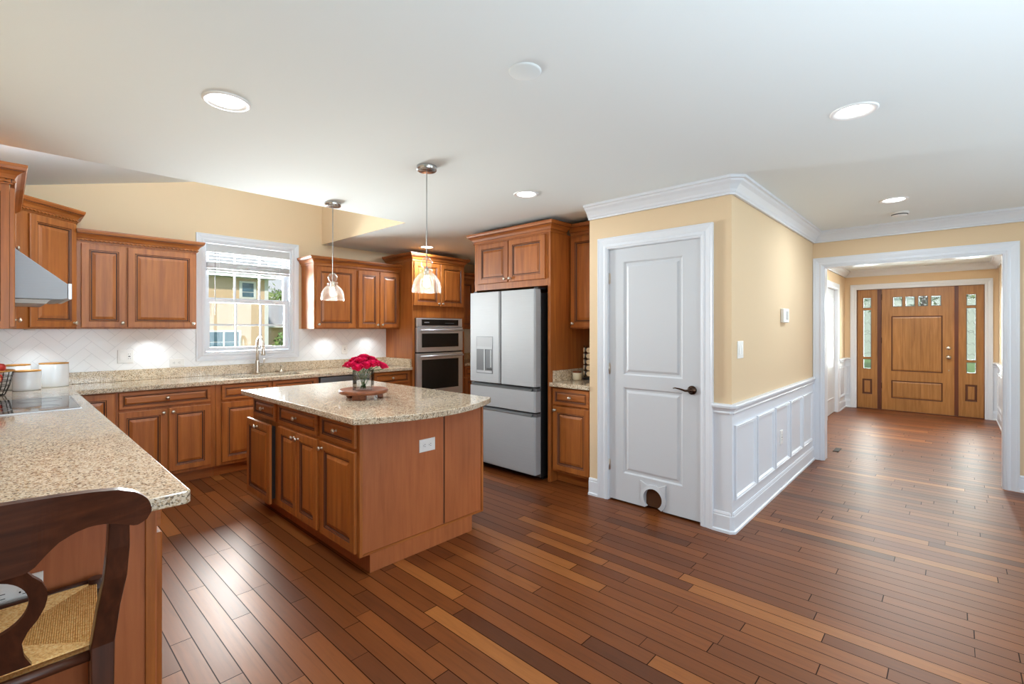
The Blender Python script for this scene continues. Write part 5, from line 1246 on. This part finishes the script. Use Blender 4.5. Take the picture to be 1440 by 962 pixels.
# splat with an oval opening
SP_O = [(0.052, 0.905), (0.060, 0.893), (0.072, 0.872), (0.085, 0.856), (0.094, 0.832), (0.095, 0.812), (0.091, 0.790), (0.080, 0.763), (0.066, 0.742), (0.056, 0.715), (0.060, 0.680), (0.072, 0.650)]
m = MB(); NN = 24
def outx(z):
    pts = sorted([(zz, xx) for xx, zz in SP_O]);
    return CR_INT(z, pts)
oz, oh, ow = 0.815, 0.068, 0.066
zl = [0.650 + (0.905 - 0.650) * k / 40 for k in range(41)]
for sg in (-1, 1):
    rws = []
    for z in zl:
        xi = ow * math.sqrt(max(0, 1 - ((z - oz) / oh) ** 2)) if abs(z - oz) < oh else 0.0
        yy = YBK - 0.045 + (0.95 - z) * 0.34
        rws.append([m.v((SXC + sg * xi, yy - 0.008, z)), m.v((SXC + sg * outx(z), yy - 0.008, z)), m.v((SXC + sg * outx(z), yy + 0.008, z)), m.v((SXC + sg * xi, yy + 0.008, z))])
    for A, B in zip(rws, rws[1:]):
        for j in range(4): m.f([A[j], A[(j + 1) % 4], B[(j + 1) % 4], B[j]])
m.build('splat', M_DARKWOODV, t)
# seat: frame rails and rush
m = MB(); seatp = [(-0.190, 1.555), (0.190, 1.555), (0.225, 1.935), (-0.225, 1.935)]
def rush_seat():
    m = MB(); c = (0, 1.745, SEAT_Z - 0.012); n_ = 46
    for q in range(4):
        A, B = seatp[q], seatp[(q + 1) % 4]
        for k in range(n_):
            f0 = 1 - k / n_; f1 = 1 - (k + 0.96) / n_
            pA0 = (c[0] + (A[0] - c[0]) * f0, c[1] + (A[1] - c[1]) * f0); pB0 = (c[0] + (B[0] - c[0]) * f0, c[1] + (B[1] - c[1]) * f0)
            pA1 = (c[0] + (A[0] - c[0]) * f1, c[1] + (A[1] - c[1]) * f1); pB1 = (c[0] + (B[0] - c[0]) * f1, c[1] + (B[1] - c[1]) * f1)
            z0 = SEAT_Z - 0.012 * (1 - f0); pm = [((pA0[0] + pA1[0]) / 2, (pA0[1] + pA1[1]) / 2), ((pB0[0] + pB1[0]) / 2, (pB0[1] + pB1[1]) / 2)]
            # cords run across the strip, from outer rail inward; each strip is a row of humps
            V = [m.v((SXC + pA0[0], pA0[1], z0 - 0.0025)), m.v((SXC + pB0[0], pB0[1], z0 - 0.0025)), m.v((SXC + pm[1][0], pm[1][1], z0)), m.v((SXC + pm[0][0], pm[0][1], z0)), m.v((SXC + pA1[0], pA1[1], z0 - 0.0025)), m.v((SXC + pB1[0], pB1[1], z0 - 0.0025))]
            m.f([V[0], V[1], V[2], V[3]]); m.f([V[3], V[2], V[5], V[4]])
    m.prism([(SXC + a, b) for a, b in seatp], xy, SEAT_Z - 0.04, SEAT_Z - 0.019)
    return m
rush_seat().build('rush_seat', M_RUSH, t, fix=False)
m = MB()
for q in range(4):
    A, B = seatp[q], seatp[(q + 1) % 4]
    if q == 2: m.tube([(SXC + A[0], A[1] + 0.004, SEAT_Z - 0.010), (SXC + B[0], B[1] + 0.004, SEAT_Z - 0.010)], 0.016, 8)
    else: m.tube([(SXC + A[0], A[1], SEAT_Z - 0.028), (SXC + B[0], B[1], SEAT_Z - 0.028)], 0.013, 8)
m.build('seat_rail', M_DARKWOOD, t)
for sg in (-1, 1):
    MB().tube([(SXC + sg * 0.222, 1.925, SEAT_Z + 0.012), (SXC + sg * 0.222, 1.925, 0.5), (SXC + sg * 0.222, 1.928, 0.0)], [0.018, 0.020, 0.014], 10).build('leg', M_DARKWOODV, t)
    m = MB()
    for z in (0.42, 0.22): m.tube([(SXC + sg * 0.220, 1.925, z), (SXC + sg * 0.199, 1.54, z)], 0.010, 8)
    m.build('stretcher', M_DARKWOOD, t)
m = MB(); m.tube([(SXC - 0.22, 1.926, 0.24), (SXC + 0.22, 1.926, 0.24)], 0.012, 8); m.build('foot_rail', M_DARKWOOD, t)

# ------------------------------------------------------------------ outside
GZ = -0.6
struct('ground_lawn', MB().box(-60, 90, -60, 90, GZ - 0.2, GZ), M_GRASS, 'green lawn round the house')
struct('ground_porch', MB().box(FX + 0.16, FX + 2.2, -1.2, 2.1, GZ, -0.05), M_PAVE, 'concrete porch outside the front door')
t = thing('neighbour_house', 'beige two-storey house seen through the sink window', 'house', (5, 33, GZ))
HX0, HX1, HYF, HZT = -2.0, 10.75, 30.0, 4.55
m = MB(); m.cells([HX0, HX1], [GZ, HZT], lambda x, z: False, fw, HYF, HYF + 8); m.build('wall', M_SIDING, t)
MB().box(HX1 - 0.18, HX1 + 0.03, HYF - 0.03, HYF + 0.1, GZ, HZT - 0.2).build('corner_board', M_EXTW, t)
MB().box(HX0, HX1 + 0.3, HYF - 0.45, HYF, HZT - 0.22, HZT).build('eave', M_EAVE, t)
MB().prism([(HYF - 0.45, HZT + 0.001), (HYF + 8.4, HZT + 0.001), (HYF + 4, HZT + 2.6)], lambda a, b, h: (h, a, b), HX0 - 0.3, HX1 + 0.3).build('roof', M_ROOF, t)
def ext_window(x0, x1, z0, z1, muls=1):
    m = MB(); m.box(x0 - 0.10, x1 + 0.10, HYF - 0.06, HYF - 0.001, z0 - 0.10, z1 + 0.10); w = m.build('window', M_EXTW, t)
    m = MB(); st_ = (x1 - x0) / muls
    for k in range(muls):
        zz = (z0 + z1) / 2 - 0.12
        m.box(x0 + st_ * k + 0.05, x0 + st_ * (k + 1) - 0.05, HYF - 0.075, HYF - 0.061, z0, zz - 0.02); m.box(x0 + st_ * k + 0.05, x0 + st_ * (k + 1) - 0.05, HYF - 0.075, HYF - 0.061, zz + 0.02, z1)
    m.build('pane', M_EXTGL, w)
ext_window(9.30, 10.0, 3.25, 4.05); ext_window(6.0, 9.20, 0.35, 1.22, 4); ext_window(6.6, 7.3, 3.25, 4.05)
t = thing('garage', 'low grey-roofed garage beyond the beige house', 'garage', (13, 34, GZ))
MB().box(11.75, 15.0, 36, 40, GZ, 1.7).build('wall', M_SIDING, t)
MB().prism([(35.6, 1.71), (40.4, 1.71), (38, 3.6)], lambda a, b, h: (h, a, b), 11.3, 15.4).build('roof', M_ROOF, t)
MB().box(11.3, 15.4, 35.45, 35.6, 1.5, 1.75).build('gutter', M_EXTW, t)
def tree(label, x, y, h, r, mat, trunk=0.25, name='tree', seed=0, n=900, leaf=0.22, zlow=0.35):
    rnd = random.Random(seed); t = thing(name, label, 'tree' if name == 'tree' else 'shrub', (x, y, GZ))
    m = MB(); m.tube([(x, y, GZ), (x + 0.1, y, GZ + h * 0.4), (x - 0.05, y + 0.1, GZ + h * 0.75)], [r * 0.07, r * 0.05, r * 0.02], 8)
    for k in range(4): a = k * 1.6; m.tube([(x + 0.05, y, GZ + h * (0.35 + 0.08 * k)), (x + r * 0.5 * math.cos(a), y + r * 0.5 * math.sin(a), GZ + h * (0.55 + 0.08 * k))], [r * 0.03, r * 0.01], 6)
    m.build('trunk', M_TRUNK, t)
    m = MB(); cz = GZ + h * (1 + zlow) / 2; rz = h * (1 - zlow) / 2
    blobs = [(rnd.uniform(-0.5, 0.5) * r, rnd.uniform(-0.5, 0.5) * r, rnd.uniform(-0.6, 0.6) * rz, rnd.uniform(0.35, 0.6)) for _ in range(12)]
    for _ in range(n):
        bx, by, bz, bs = rnd.choice(blobs); d_ = Vector((rnd.gauss(0, 1), rnd.gauss(0, 1), rnd.gauss(0, 1))).normalized() * rnd.uniform(0.75, 1.0)
        c = Vector((x + bx + d_.x * r * bs, y + by + d_.y * r * bs, cz + bz + d_.z * rz * bs))
        u_ = Vector((rnd.gauss(0, 1), rnd.gauss(0, 1), rnd.gauss(0, 1))).normalized(); w_ = u_.orthogonal().normalized(); s_ = leaf * rnd.uniform(0.6, 1.3)
        m.f([m.v(c - u_ * s_), m.v(c + w_ * s_ * 0.5), m.v(c + u_ * s_), m.v(c - w_ * s_ * 0.5)])
    m.build('foliage', mat, t, fix=False)
tree('pale olive tree beyond the beige house through the sink window', 14.0, 43, 6.4, 2.4, M_LEAF2, seed=1)
tree('darker green tree behind the grey garage roof', 19.5, 50, 7.0, 3.0, M_LEAF, seed=2)
tree('leafy green shrub beside the beige house corner', 10.3, 26.5, 1.75, 0.75, M_LEAF, name='shrub', seed=3, n=700, leaf=0.12, zlow=0.05)
tree('green street tree left of the view through the front door glass', 24, 6.5, 7, 3.0, M_LEAF, seed=4)
tree('green street tree straight beyond the front door', 30, 1.0, 8, 3.2, M_LEAF2, seed=5)
tree('green street tree right of the view through the front door glass', 25, -3.0, 7, 3.0, M_LEAF, seed=6)
t = thing('street_house', 'white house across the street behind the front door glass', 'house', (44, 2, GZ))
MB().box(40, 48, -8, 12, GZ, 4.6).build('wall', M_EXTW, t)
MB().prism([(39.4, 4.61), (48.6, 4.61), (44, 7.4)], lambda a, b, h: (a, h, b), -8.5, 12.5).build('roof', M_ROOF, t)
